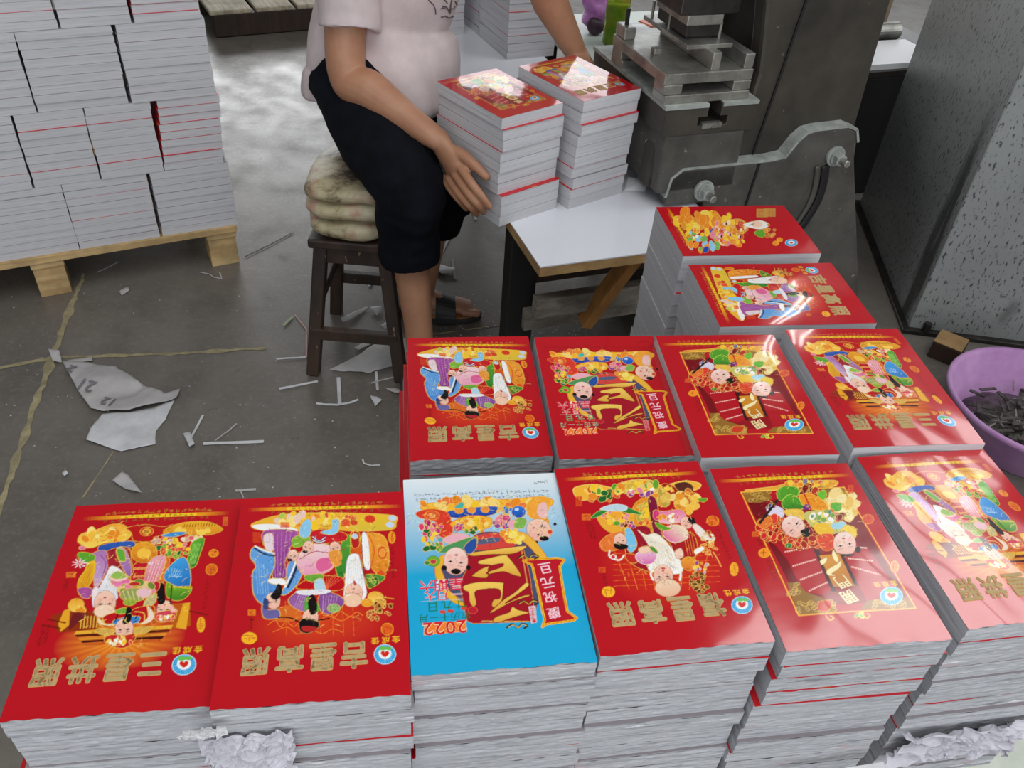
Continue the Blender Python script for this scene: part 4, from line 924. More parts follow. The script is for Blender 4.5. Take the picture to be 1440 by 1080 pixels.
for w in rwins: window((XR, YB, 0), (0, -1, 0), w[0], w[1], w[2], w[3], 6, 2)
wall_with_windows('wall_left', (XL, YF, 0), (0, 1, 0), YB-YF, ZC, [])
def rect(c, a, w, l):                                                # roof light: centre, heading, size along and across
    a = R_(a); A = Vector((math.cos(a), math.sin(a), 0)); B = Vector((-A.y, A.x, 0)); c = Vector((c[0], c[1], ZC)); return (c, A, B, w, l)
ROOF = [rect((2.80, 2.80), 42, 2.4, 2.0), rect((3.30, 4.80), 0, 1.0, .7), rect((.2, -.45), 0, 4.2, 3.5)]  # the last opening is added over the camera to brighten the covers
bm = bmesh.new(); ed = []
for loop in [[Vector((XL, YF, ZC)), Vector((XR, YF, ZC)), Vector((XR, YB, ZC)), Vector((XL, YB, ZC))]]+[[c+A*(i*w/2)+B*(k*l/2) for i, k in ((-1, -1), (1, -1), (1, 1), (-1, 1))] for c, A, B, w, l in ROOF]:
    vs = [bm.verts.new(p) for p in loop]; ed += [bm.edges.new((vs[i], vs[(i+1) % 4])) for i in range(4)]
bmesh.ops.triangle_fill(bm, use_beauty=True, use_dissolve=False, edges=ed)
me = bpy.data.meshes.new('ceiling'); bm.to_mesh(me); bm.free(); tag(link_mesh('ceiling', me, None, m_ceil), kind='structure')
for k, (c, A, B, w, l) in enumerate(ROOF):
    wf = MB(); nx = max(1, round(w/.7)); ny = max(1, round(l/.9)); ax_ = (A, B, Vector((0, 0, 1)))
    for i in range(nx+1): wf.box(c+A*(w*(i/nx-.5))+Vector((0, 0, .03)), (.035, l, .05), ax_)
    for i in range(ny+1): wf.box(c+B*(l*(i/ny-.5))+Vector((0, 0, .03)), (w, .035, .05), ax_)
    tag(wf.build('window_%d' % (4+k), m_frame), kind='structure')  # the last frame belongs to the added fill opening

def daylight(name, loc, to, sx, sy, power, col=(.98, .99, 1.0)):
    L = bpy.data.lights.new(name, 'AREA'); L.shape = 'RECTANGLE'; L.size = sx; L.size_y = sy; L.energy = power; L.color = col
    o = bpy.data.objects.new(name, L); C.objects.link(o); o.location = loc
    o.rotation_euler = (Vector(to)-Vector(loc)).to_track_quat('-Z', 'Y').to_euler(); return o
daylight('daylight_right_window', (XR+.35, 3.1, 2.5), (0, 3.1, 1.9), 5.4, 2.7, 60)
for (c, A, B, w, l), p in zip(ROOF, (62, 8, 90)):  # the last lamp is added fill light from above the camera
    o = daylight('daylight_roof_and_fill', c+Vector((0, 0, .16)), c-Vector((0, 0, 4)), w, l, p, (1.0, .99, .97)); o.rotation_euler = (0, 0, math.atan2(A.y, A.x))
daylight('daylight_back_window', (1.55, YB+.35, 2.4), (1.0, 0, 1.4), 5.3, 2.7, 62)
daylight('daylight_back_door', (-3.1, YB+.35, 1.5), (-2.0, 0, .6), 2.6, 2.9, 190)
# the open front of the shed, behind the photographer
daylight('daylight_open_front', (1.9, YF+.05, 2.2), (.5, 2, .6), 5.0, 3.6, 95)
W = bpy.data.worlds.new('overcast_sky'); bpy.context.scene.world = W; W.use_nodes = True
bg = W.node_tree.nodes['Background']; bg.inputs['Color'].default_value = (.86, .93, 1.0, 1); bg.inputs['Strength'].default_value = .9
# strip lamps under the roof
m_tube = Mat('lit_fluorescent_tube', (250, 250, 250)); m_tube.set('Emission Color', (1, .98, .94, 1)); m_tube.set('Emission Strength', 14.0)
for i, (x, y, rz) in enumerate(((2.20, 5.85, 1.23), (-1.4, 4.6, 1.23))):
    t = thing('ceiling_lamp', ('twin tube lamp hanging under the roof behind the press', 'twin tube lamp hanging under the roof left of the worker')[i], 'lamp', (x, y, 4.0), rz)
    MB().box((0, 0, .04), (1.25, .16, .05)).build('lamp_housing', m_frame, t, org=(0, 0, 0))
    for sg in (-1, 1): MB().cyl((-.6, .045*sg, 0), (.6, .045*sg, 0), .014).build('tube', m_tube.m, t, org=(0, 0, 0))
    for sg in (-1, 1): MB().cyl((.4*sg, 0, .06), (.4*sg, 0, ZC-4.0), .004, 6).build('rod', m_wire, t, org=(0, 0, 0))

# ------------------------------------------------------------------ calendars
BW, BH, BT = .17, .242, .0247
def bend_fn(seed, amp, ripple):
    rs = random.Random(seed); ph = [rs.random()*6.28 for _ in range(6)]
    def f(x, y):                                                     # x, y on the sheet, metres from its centre
        u = x/BW; v = y/BH
        z = amp*(.6*(1-4*u*u)*.5+.5*math.sin(2.2*v+ph[0])*.5+.35*u*math.sin(ph[1]))
        z += ripple*(math.sin(26*u*.5+9*v+ph[2])*.5+math.sin(11*v-6*u+ph[3])*.6+math.sin(17*u+ph[4])*.35)
        return z
    return f
FLAT = lambda x, y: 0.0
def block_mesh(name, w, h, t, mat, rough=0.0, seed=0, f=FLAT, nx=20, ny=24, side=0.0):
    """paper block: bent top, layered and torn front edge"""
    mb = MB(); nz = 7; off = Vector((seed*3.1, seed*1.7, 0))
    ring = [(-w/2+w*i/nx, -h/2) for i in range(nx)]+[(w/2, -h/2+h*j/ny) for j in range(ny)]+[(w/2-w*i/nx, h/2) for i in range(nx)]+[(-w/2, h/2-h*j/ny) for j in range(ny)]
    rows = []
    for k in range(nz+1):
        r = []
        for (x, y) in ring:
            z = t*k/nz if k < nz else t
            z += f(x, y)*(k/nz)
            X, Y = x, y
            if 0 < k < nz+1:
                if abs(y+h/2) < 1e-6 and rough: Y -= rough*(noise.noise(Vector((x*70, k*1.9, seed)))*.7+noise.noise(Vector((x*300, k*5.3, seed)))*.25)
                if abs(abs(x)-w/2) < 1e-6 and side: X += side*noise.noise(Vector((y*8, k*2.3, seed)))
            r.append(Vector((X, Y, z)))
        rows.append(r)
    mb.rings(rows, cap=False)
    base = len(mb.v); grid = [Vector((-w/2+w*i/nx, -h/2+h*j/ny, t+f(-w/2+w*i/nx, -h/2+h*j/ny))) for j in range(ny+1) for i in range(nx+1)]
    mb.add(grid, [(j*(nx+1)+i, j*(nx+1)+i+1, (j+1)*(nx+1)+i+1, (j+1)*(nx+1)+i) for j in range(ny) for i in range(nx)])
    mb.add([Vector((-w/2, -h/2, 0)), Vector((w/2, -h/2, 0)), Vector((w/2, h/2, 0)), Vector((-w/2, h/2, 0))], [(3, 2, 1, 0)])
    me = bpy.data.meshes.new(name); me.from_pydata([tuple(v) for v in mb.v], [], mb.f); me.update(); me.materials.append(mat)
    return me
def plain_cover(name, w, h, mat, over=0.0, seed=0):
    """unprinted-side view of a cover: a sheet of card, its near edge a little torn"""
    n = 40; lo = []; hi = []
    for i in range(n+1):
        x = -w/2+w*i/n; e = over+(noise.noise(Vector((x*60, seed*3.3, 0)))*.0011 if over > 0 else 0)
        lo.append((x, -h/2-e)); hi.append((x, h/2-.0005))
    mb = MB(); T = .0009
    top = [Vector((x, y, T)) for x, y in lo]+[Vector((x, y, T)) for x, y in hi]; bot = [Vector((v.x, v.y, 0)) for v in top]
    m1 = n+1
    mb.add(top+bot, [(i, i+1, m1+i+1, m1+i) for i in range(n)]+[(2*m1+i+1, 2*m1+i, 3*m1+i, 3*m1+i+1) for i in range(n)]
           + [(i+1, i, 2*m1+i, 2*m1+i+1) for i in range(n)]+[(m1+i, m1+i+1, 3*m1+i+1, 3*m1+i) for i in range(n)]
           + [(0, m1, 3*m1, 2*m1), (m1-1, 3*m1-1, 4*m1-1, 2*m1-1)])
    me = bpy.data.meshes.new(name); me.from_pydata([tuple(v) for v in mb.v], [], mb.f); me.update(); me.materials.append(mat); return me
ROUGH = [block_mesh('torn_block', BW, BH, BT-.001, m_page_torn, .0016, k+1, nx=60, ny=16, side=.0006) for k in range(6)]
TRIM = [block_mesh('trimmed_block', BW, BH, BT-.001, m_page, .0003, k+11, nx=10, ny=12, side=.0003) for k in range(3)]
CARDS = [plain_cover('card', BW, BH, m_red if k > 1 else m_cardgrey, o, k) for k, o in enumerate((-.0006, -.0004, .0007, .0022, -.0004))]
def calendar(loc, yaw, label, group, blk, card, t=BT, w=BW, h=BH):
    r = thing('calendar', label, 'calendar', loc, yaw, group); r.scale = (w/BW, h/BH, t/BT)
    a = bpy.data.objects.new('page_block', blk); C.objects.link(a); a.parent = r
    c = bpy.data.objects.new('cover', card); C.objects.link(c); c.parent = r; c.location = (0, 0, BT-.001)
    return r
ART = {}
def art(key):
    if key not in ART:
        fn, W_ = {'three': (art_three, 240), 'lucky': (art_lucky, 240), 'blue': (art_newyear, 240), 'red': (lambda W: art_newyear(W, True), 240), 'elder': (art_elder, 240), 'door': (art_door, 240), 'fruit': (art_fruit, 200)}[key]
        ART[key] = fn(W_)
    return ART[key]
TITLES = {'three': ('三星拱照', ((772, 942), (582, 950), (382, 955), (180, 957))), 'lucky': ('吉星高照', ((768, 955), (583, 965), (394, 977), (197, 988))), 'elder': ('福星高照', ((955, 893), (758, 920), (565, 942), (368, 958)))}
def top_calendar(key, loc, yaw, label, group, t, seed, amp, ripple, rough, res=1.0, side=.0005, h=BH, w=BW):
    f = bend_fn(seed, amp, ripple); A = art(key); img = A.out()
    r = thing('calendar', label, 'calendar', loc, yaw, group); r.scale = (w/BW, h/BH, 1)
    link_mesh('page_block', block_mesh('top_block', BW, BH, t-.0008, m_page_torn if rough else m_page, .0016 if rough else .0003, seed, f, 60, 40, side), r)
    if res < 1:
        k = int(round(1/res)); img = img[:img.shape[0]//k*k, :img.shape[1]//k*k].reshape(img.shape[0]//k, k, img.shape[1]//k, k, 3).mean((1, 3))
    H, Wd = img.shape[:2]
    xs = (np.arange(Wd)/(Wd-1)-.5)*BW; ys = (.5-np.arange(H)/(H-1))*BH
    X, Y = np.meshgrid(xs, ys); Z = np.vectorize(f)(X, Y)+t-.0004
    # the trimmed card edge is never quite straight along the torn side
    if rough: Y[-6:] += (np.sin(X[-6:]*90+seed)*.0005+np.sin(X[-6:]*333+seed)*.0004)*np.linspace(0, 1, 6)[:, None]
    co = np.stack([X, Y, Z], -1).reshape(-1, 3)
    I = np.arange(H*Wd).reshape(H, Wd); q = np.stack([I[1:, :-1], I[1:, 1:], I[:-1, 1:], I[:-1, :-1]], -1).reshape(-1, 4)
    me = bpy.data.meshes.new('printed_cover'); me.vertices.add(len(co)); me.vertices.foreach_set('co', co.astype(np.float32).ravel())
    me.loops.add(q.size); me.loops.foreach_set('vertex_index', q.astype(np.int32).ravel()); me.polygons.add(len(q))
    me.polygons.foreach_set('loop_start', np.arange(0, q.size, 4, dtype=np.int32)); me.polygons.foreach_set('loop_total', np.full(len(q), 4, np.int32)); me.polygons.foreach_set('use_smooth', np.ones(len(q), bool)); me.update()
    at = me.color_attributes.new('Col', 'FLOAT_COLOR', 'POINT'); col = np.ones((len(co), 4), np.float32); col[:, :3] = img.reshape(-1, 3); at.data.foreach_set('color', col.ravel())
    link_mesh('cover', me, r, m_cover)
    if key in TITLES:
        txt, cs = TITLES[key]
        for bold, dz, nm, mt in ((.0, .0003, 'title_backing', m_gold_edge), (.0, .0007, 'title_lettering', m_gold)):
            mb = MB()
            for ch, c in zip(txt, cs):
                u, v = A.uv([c])[0]
                V, F = glyph(ch, bold)
                sx, sy = (.134, .152) if ch != '三' else (.122, .125)
                if len(V): V = V/np.array([np.ptp(V[:, 0]), np.ptp(V[:, 1])])
                g = .0072 if nm == 'title_backing' else .0036
                for sa, sb_ in ((0, 0), (1, 0), (-1, 0), (0, 1), (0, -1), (.7, .7), (-.7, .7), (.7, -.7), (-.7, -.7)):   # thick strokes
                    pts = []
                    for (a, b) in V:
                        x = (u-.5-a*sx+sa*g)*BW; y = (.5-(v/ASP))*BH-(b*sy+sb_*g)*BW
                        pts.append(Vector((x, y, f(x, y)+t-.0004+dz)))
                    mb.add(pts, [list(q) for q in F])
            n0 = len(mb.v); bt = [v-Vector((0, 0, dz+.0001)) for v in mb.v]
            ed = {}
            for q in mb.f:
                for a, b in zip(q, q[1:]+q[:1]): ed[(a, b)] = 1
            side_f = [[a, n0+a, n0+b, b] for (a, b) in ed if (b, a) not in ed]
            mb.v += bt; mb.f += side_f
            mb.build(nm, mt, r, org=(0, 0, 0))
    return r
def wpos(x, y, z): return Vector((x*.17, y*.17, CAMZ+z*.17))
ORD = ['first', 'second', 'third', 'fourth', 'fifth', 'sixth', 'seventh', 'eighth', 'ninth', 'tenth', 'eleventh', 'twelfth', 'thirteenth', 'fourteenth']
BENCH = .512
FRONT = 'calendars stacked on the workbenches in front'
# cover, x, y, z, yaw, label of the top one, how the pile is called, design, bend, torn front edge
piles = [
 ('three', -2.011, 2.848, -4.10, 9.8, 'red calendar with three robed figures and sunburst, front row, far left', 'pile at the far left of the front row', .0018, .00012, True),
 ('lucky', -1.007, 2.968, -4.045, 10.1, 'red calendar with blue-robed scholar and large peach, front row beside the blue one', 'pile just left of the blue calendar', .0018, .00012, True),
 ('blue', -.038, 3.249, -4.051, 10.2, 'blue 2022 calendar with a red banner, the only blue cover', 'pile under the blue calendar', .0016, .0001, True),
 ('elder', .951, 3.448, -4.031, 10.9, 'red calendar with one bald white-bearded elder holding peaches', 'pile under the bald elder cover', .0020, .00015, True),
 ('door', 2.002, 3.579, -4.049, 10.1, 'shiny red calendar with two children before studded doors, front row', 'pile under the front cover with two children', .0030, .00035, True),
 ('three', 3.108, 3.872, -4.085, 11.8, 'shiny red calendar at the right end of the front row, cut by the picture edge', 'pile at the right end of the front row', .0034, .00045, True),
 ('lucky', -.278, 4.968, -4.197, 9.2, 'red calendar with blue-robed scholar, second row, far left', 'pile at the left end of the second row', .0015, .00012, True),
 ('red', .754, 5.037, -4.14, 8.8, 'red 2022 calendar with a banner and large gold brush characters', 'pile under the red 2022 calendar', .0018, .00015, True),
 ('door', 1.735, 5.067, -4.047, 8.3, 'red calendar with two children before doors and a bright glare, second row', 'pile under the second row cover with two children', .0026, .0003, False),
 ('three', 2.837, 5.288, -4.033, 8.7, 'red calendar with three robed figures at the right end of the second row', 'pile at the right end of second row', .0030, .0003, False),
 ('lucky', 2.351, 6.64, -4.135, 99.5, 'sideways red calendar with a scholar and white glare, behind the second row', 'nearer of the two sideways piles', .0030, .00035, False),
 ('fruit', 2.156, 7.863, -4.181, 100.7, 'sideways red calendar of golden fruit, rearmost beside the white table', 'farther of the two sideways piles', .0030, .0002, False)]
rs = random.Random(5)
for pi, (key, x, y, z, yaw, lab, pname, amp, rip, rough) in enumerate(piles):
    top = wpos(x, y, z); n = int(round((top.z-BENCH)/.0247)); t = (top.z-BENCH)/n
    top_calendar(key, (top.x, top.y, top.z-t), R_(yaw), lab, FRONT, t, pi+1, amp, rip, rough)
    dx = dy = 0
    for k in range(1, n):
        jx = rs.uniform(-.002, .002); jy = rs.uniform(-.0025, .0025); jr = rs.uniform(-.6, .6)
        if pi == 0 and k >= 4: jx -= .012+.004*(k % 3)
        if pi == 3: jx -= .0004*k
        if pi == 4: jx += (0, .004, -.001, -.001, -.005, -.006, -.006, -.008, -.008, -.008, -.008, -.008)[min(k, 11)]; jy += .0005*k
        if pi == 5: jx -= (0, .001, .002, .002, .003, .003, .004, .004, .004, .004, .004, .004)[min(k, 11)]
        if pi == 6: jx -= (0, .001, .006, .007, .012, .013, .012, .014, .012, .013, .012)[min(k, 10)]
        if pi in (10, 11): jx += .0006*k*(1 if pi == 11 else .5)
        a = R_(yaw); p = Vector((top.x+jx*math.cos(a)-jy*math.sin(a), top.y+jx*math.sin(a)+jy*math.cos(a), top.z-t*(k+1)))
        red = {3: (1, 2), 4: (1, 2, 3, 4, 8), 5: (1, 6, 8), 2: (6,), 1: (3,), 0: (4, 5), 6: (1, 2, 4)}.get(pi, (3, 6))
        card = (CARDS[3] if pi == 4 and k in (1, 4, 8) else CARDS[2]) if k in red else CARDS[k % 2]
        blk = ROUGH[(k+pi) % 6] if rough else TRIM[k % 3]
        r_ = calendar(p, a+R_(jr), '%s calendar from the top in the %s' % (ORD[k], pname), FRONT, blk, card, t)
        if pi > 9 and k in red: r_.children[1].location.y += .0018
# ------------------------------------------------------------------ benches that carry the piles (below the picture, seen from the side)
def bench(name, c, yaw, sx, sy, h, label):
    t = thing('workbench', label, 'workbench', (c[0], c[1], 0), yaw)
    MB().box((0, 0, h-.02), (sx, sy, .04)).build('bench_top', m_board, t, org=(0, 0, 0), bevel=.003)
    for i in (-1, 1):
        for j in (-1, 1): MB().box((i*(sx/2-.06), j*(sy/2-.05), (h-.04)/2), (.06, .06, h-.04)).build('leg', m_darkwood, t, org=(0, 0, 0), bevel=.003)
    for j in (-1, 1): MB().box((0, j*(sy/2-.05), .14), (sx-.18, .04, .06)).build('rail', m_rail, t, org=(0, 0, 0), bevel=.003)
bench('b', (.0858, .5695), R_(10.6), 1.02, .20, BENCH, 'pine workbench carrying the front row of calendars')
bench('b', (.2145, .8645), R_(9), .66, .20, BENCH, 'pine workbench carrying the second row of calendars')
bench('b', (.383, 1.234), R_(100), .38, .20, BENCH, 'pine workbench carrying the two sideways piles beside the white table')

# ------------------------------------------------------------------ white table and what lies on it
TH = R_(22); E1 = Vector((math.cos(TH), math.sin(TH), 0)); E2 = Vector((-math.sin(TH), math.cos(TH), 0)); UP = Vector((0, 0, 1))
AX = (E1, E2, UP); ZT = .5585; TC = Vector((.040, 1.566, 0))          # near left corner of the top, on the floor
def tp(s, d, z): return TC+E1*s+E2*d+UP*z
TWI, TLE = .478, 1.95
tab = thing('work_table', 'white laminate table with raw wood edge and black legs beside the press', 'table', tp(TWI/2, TLE/2, 0))
MB().box(tp(TWI/2, TLE/2, ZT-.0015), (TWI, TLE, .003), AX).build('laminate_top', m_lam, tab)
MB().box(tp(TWI/2, TLE/2, ZT-.0145), (TWI-.001, TLE-.001, .023), AX).build('board_edge', m_board, tab)
for s, d in ((.035, .20), (TWI-.05, .12), (.035, TLE-.2), (TWI-.05, TLE-.2)):
    MB().box(tp(s, d, (ZT-.026)/2), (.07, .05, ZT-.026), AX).build('leg', m_blackpaint, tab, bevel=.003)
MB().box(tp(.26, .13, .36), (.42, .03, .055), AX).build('rail', m_rail, tab, bevel=.003, )
MB().box(tp(.26, .17, .30), (.44, .025, .06), AX).build('rail', m_rail, tab, bevel=.003)
MB().box(tp(.26, .20, .41), (.42, .02, .05), AX).build('rail', m_darkwood, tab, bevel=.003)
MB().bar(tp(.265, .06, ZT-.03), tp(.185, .12, .30), .028, .045, E2).build('diagonal_brace', m_brace, tab, bevel=.002)
MB().bar(tp(.10, .30, ZT-.03), tp(.10, .30, .2), .03, .03, E2).build('inner_post', m_darkwood, tab)
w = MB()
for k in range(2):
    pts = [tp(.40+.012*math.sin(a*1.0+k*3.14)+.002*a, .095-.006*math.cos(a+k*3.14), .40-.012*a) for a in [i*.7 for i in range(12)]]
    w.tube(pts, [.0022]*len(pts), 6, sub=2)
w.tube([tp(.385, .10, .425), tp(.40, .095, .40), tp(.43, .11, .40)], [.002]*3, 6)
tag(w.build('wire_twist', m_wire, tab))

# the two bundles the worker is pushing together
BUN = 'calendars in the two bundles between the worker\'s hands'
def bundle(key, x, y, z, yaw, n, toplab, pname, seed, offs, reds):
    top = wpos(x, y, z); t = (top.z-ZT)/n; a = R_(yaw)
    top_calendar(key, (top.x, top.y, top.z-t), a, toplab, BUN, t, seed, .0016, .0002, False, .5, h=.240)
    for k in range(1, n):
        jx, jy = offs[k]; p = Vector((top.x+jx*math.cos(a)-jy*math.sin(a), top.y+jx*math.sin(a)+jy*math.cos(a), top.z-t*(k+1)))
        calendar(p, a+R_(rs.uniform(-.5, .5)), '%s calendar from the top in the %s' % (ORD[k], pname), BUN, TRIM[k % 3], CARDS[3] if k in reds else CARDS[0], t, h=.240)
mo = [(0, 0), (.004, -.0035), (.004, -.0036), (.002, .0), (.002, -.001), (.0, .002), (-.001, .001), (.004, -.009), (.004, -.009), (.003, -.009)]
bundle('door', -.4747, 11.034, -4.1546, 41.4, 10, 'red calendar with two children, topmost of the bundle by the worker\'s right hand', 'bundle by the worker\'s right hand', 31, mo, (1, 3, 7))
no = [(0, 0), (-.003, .001), (-.001, -.0045), (-.006, -.001), (-.006, .0), (-.007, .001), (-.008, .004), (-.004, .0), (-.008, .002), (-.008, .004)]
bundle('three', .575, 11.66, -4.098, 39.0, 10, 'red calendar with gold title, topmost of the bundle nearer the press', 'bundle nearer the press', 32, no, (2, 6, 8))
# folded slip of paper under the right bundle
single(MB().add([tp(.33, .285, ZT+.001), tp(.38, .27, ZT+.001), tp(.40, .30, ZT+.016), tp(.36, .33, ZT+.012)], [(0, 1, 2, 3)]), 'paper_slip', 'small folded white paper slip sticking out from under the bundle nearer the press', 'paper', m_whiteplastic)

# piles waiting at the far end of the table
FARP = 'calendars piled at the far end of the white table'
q0 = atz(713, 84, ZT); d1 = (atz(795, 76.5, ZT)-q0).normalized(); d2 = Vector((-d1.y, d1.x, 0)); ya = math.atan2(d1.y, d1.x)
for pj, (s, d, n, nm) in enumerate(((BW/2, BH/2, 9, 'near right pile at the table\'s far end'), (BW/2+.004, BH*1.5+.012, 9, 'back right pile at the table\'s far end'), (-BW/2-.045, BH*1.5+.03, 9, 'left pile at the table\'s far end'))):
    for k in range(n):
        p = q0+d1*(s+rs.uniform(-.002, .002))+d2*(d+rs.uniform(-.002, .002))+UP*(k*BT)
        calendar(p, ya+R_(rs.uniform(-.5, .5)), '%s calendar up in the %s' % (ORD[k], nm), FARP, TRIM[k % 3], CARDS[2] if k in (2, 5) else CARDS[0])

# bottle, bag and snacks on the pale board behind the press
sb = thing('side_board', 'pale green board on legs behind the press, under the bottle', 'table', (.34, 3.08, 0), TH)
MB().box((.05, .0, ZT-.012), (.62, .75, .024)).build('board_top', m_palelam, sb, org=(0, 0, 0), bevel=.002)
for i in (-.2, .3):
    for j in (-.3, .3): MB().box((i, j, (ZT-.024)/2), (.04, .04, ZT-.024)).build('leg', m_darkwood, sb, org=(0, 0, 0))
bp = atz(862, 64, ZT)
bo = thing('drink_bottle', 'yellow-green plastic bottle standing beside a purple bag', 'bottle', bp)
MB().lathe([(.001, .003), (.034, .003), (.040, .012), (.041, .06), (.039, .075), (.041, .09), (.041, .16), (.034, .19), (.017, .215), (.014, .235), (.001, .236)], bp, 28).build('bottle_body', m_bottle, bo, smooth=True)
MB().lathe([(.001, .006), (.033, .006), (.038, .014), (.0385, .06), (.0365, .075), (.0385, .09), (.0385, .135), (.001, .136)], bp, 28).build('drink', m_drink, bo, smooth=True)
MB().lathe([(.001, .236), (.017, .236), (.017, .256), (.001, .257)], bp, 20).build('cap', m_wire, bo)
g = atz(836, 44, ZT)
bag = thing('plastic_bag', 'crumpled mauve plastic bag beside the bottle', 'bag', g)
MB().ball(g+Vector((0, 0, .085)), (.052, .05, .085), 20).build('bag_film', m_bag, bag, smooth=True, bump=.02, bscale=26)
MB().ball(g+Vector((-.002, -.045, .032)), (.032, .022, .030), 14).build('bag_content', m_bagdark, bag, smooth=True, bump=.004, bscale=40)
g = atz(896, 52, ZT)
pk = thing('snack_packet', 'red and white snack packet lying behind the press die', 'packet', g, TH+.3)
mb = MB(); rows = []
for i in range(9):
    x = -.09+.18*i/8; hh = .018*math.sin(math.pi*i/8)**.5+.002
    rows.append([Vector((x, math.cos(a)*.055, .022+math.sin(a)*hh)) for a in [2*math.pi*j/16 for j in range(16)]])
mb.rings(rows).build('packet_film', m_whiteplastic, pk, org=(0, 0, 0), smooth=True, bump=.004, bscale=30)
MB().box((.05, 0, .042), (.045, .07, .004)).build('red_label', m_snack, pk, org=(0, 0, 0), bevel=.001)
single(MB().ball(atz(884, 68, ZT)+Vector((0, .02, .02)), (.03, .045, .02), 12), 'wrapper', 'crumpled orange and red wrapper between the bottle and the die', 'wrapper', m_snack, smooth=True, bump=.012, bscale=40)

# ------------------------------------------------------------------ the press
PO = Vector((1.176, 2.215, 0))
def mp(s, d, z): return PO+E1*s+E2*d+UP*z
pr = thing('punch_press', 'oily grey cast iron punch press with bolted leg plates, right of the table', 'machine', mp(-.6, .2, 0))
def prof(pts, d, th): return MB().prism([mp(s, d, z) for s, z in pts], E2*th)
leg = [(-.805, 0), (-.805, .565), (-.912, .568), (-.912, .60), (-.905, .635), (-.88, .655), (-.80, .655), (-.64, .655), (-.60, .66), (-.575, .70), (-.555, .718), (-.53, .723), (-.44, .725), (-.412, .715), (-.398, .685), (-.388, .64), (-.22, .24), (-.12, 0)]
prof(leg, 0, .035).build('leg_plate', m_castlight, pr, bevel=.004)
rim = [(-.914, .59), (-.907, .637), (-.88, .658), (-.80, .658), (-.64, .658), (-.60, .663), (-.575, .703), (-.555, .721), (-.53, .726), (-.44, .728), (-.410, .717), (-.395, .685)]
rm = MB()
for a, b in zip(rim[:-1], rim[1:]):
    rm.box(mp((a[0]+b[0])/2, .016, (a[1]+b[1])/2+.001), (math.hypot(b[0]-a[0], b[1]-a[1])+.003, .036, .006), ((E1*(b[0]-a[0])+UP*(b[1]-a[1])).normalized(), E2, (UP*(b[0]-a[0])-E1*(b[1]-a[1])).normalized()))
rm.build('worn_top_edge', m_castedge, pr)
frame = [(-.80, .34), (-.80, .585), (-.955, .60), (-.95, .70), (-.915, .742), (-.73, .745), (-.715, .80), (-.71, .86), (-.722, .94), (-.735, 1.01), (-.76, 1.06), (-.86, 1.10), (-.97, 1.12), (-.98, 1.55), (-.50, 1.60), (-.42, 1.4), (-.40, 1.0), (-.385, .72), (-.36, .34)]
prof(frame, .035, .05).build('frame_side', m_cast, pr, bevel=.01)
prof(frame, .33, .05).build('frame_side', m_cast, pr, bevel=.01)
prof([(-.66, .34), (-.66, 1.5), (-.42, 1.5), (-.40, 1.0), (-.40, .34)], .085, .245).build('frame_web', m_cast, pr)
prof(leg, .38, .035).build('leg_plate', m_castlight, pr, bevel=.004)
gv = MB()
gv.bar(mp(-.60, .034, 1.35), mp(-.672, .034, .655), .006, .006, E2).build('groove_line', m_black, pr)
gv = MB(); gv.bar(mp(-.672, -.001, .655), mp(-.69, -.001, .42), .006, .004, E2).build('groove_line', m_black, pr)
# bolster with its T-slot
bs = [(-.957, .745), (-.72, .745), (-.72, .812), (-.957, .812)]
slot = [(-.957, .745), (-.72, .745), (-.72, .815), (-.815, .815), (-.815, .785), (-.795, .785), (-.795, .765), (-.87, .765), (-.87, .785), (-.848, .785), (-.848, .815), (-.957, .815)]
prof(slot, -.005, .40).build('bolster', m_cast, pr, bevel=.002)
prof([(-.96, .808), (-.85, .808), (-.85, .8165), (-.96, .8165)], -.007, .404).build('bolster_face', m_castedge, pr)
prof([(-.813, .808), (-.72, .808), (-.72, .8165), (-.813, .8165)], -.007, .404).build('bolster_face', m_castedge, pr)
prof([(-.94, .60), (-.73, .60), (-.735, .744), (-.945, .744)], .0, .38).build('bolster_neck', m_castlight, pr, bevel=.006)
MB().box(mp(-.835, -.004, .766), (.05, .012, .012), AX).build('slot_nut', m_steel, pr)
def bolt(s, z):
    b = MB().cyl(mp(s, 0, z), mp(s, -.010, z), .026, 24).build('washer', m_castedge, pr, bevel=.002)
    def kid(mb, nm, mt, **k):
        o = mb.build(nm, mt, None, org=b.parent.location, **k); o.parent = b; return o
    kid(MB().cyl(mp(s, -.010, z), mp(s, -.016, z), .019, 24), 'spring_washer', m_castedge)
    kid(MB().cyl(mp(s, -.016, z), mp(s, -.032, z), .016, 6), 'nut', m_castedge, bevel=.001)
    kid(MB().cyl(mp(s, -.03, z), mp(s, -.055, z), .009, 14), 'stud', m_steel, bevel=.002)
bolt(-.455, .655); bolt(-.815, .60)
# curved tilt slot below the right bolt
arc = [mp(-.472-.004*0, -.002, .628), mp(-.462, -.002, .58), mp(-.462, -.002, .53), mp(-.478, -.002, .48), mp(-.505, -.002, .43), mp(-.545, -.002, .39)]
MB().tube(arc, [(.0125, .004)]*6, 10, E1, 4).build('tilt_slot', m_black, pr, smooth=True)
arc2 = [p+E1*(-.026)-E2*.001 for p in arc]
MB().tube(arc2, [(.007, .005)]*6, 10, E1, 4).build('slot_rim', m_castlight, pr, smooth=True)
# ram hanging in the throat
MB().box(mp(-.84, .16, 1.075), (.15, .16, .19), AX).build('ram', m_darksteel, pr, bevel=.004)
MB().box(mp(-.845, .16, .968), (.09, .15, .022), AX).build('punch_holder', m_steel, pr, bevel=.002)
MB().box(mp(-.843, .16, .944), (.085, .14, .026), AX).build('punch_block', m_darksteel, pr, bevel=.002)

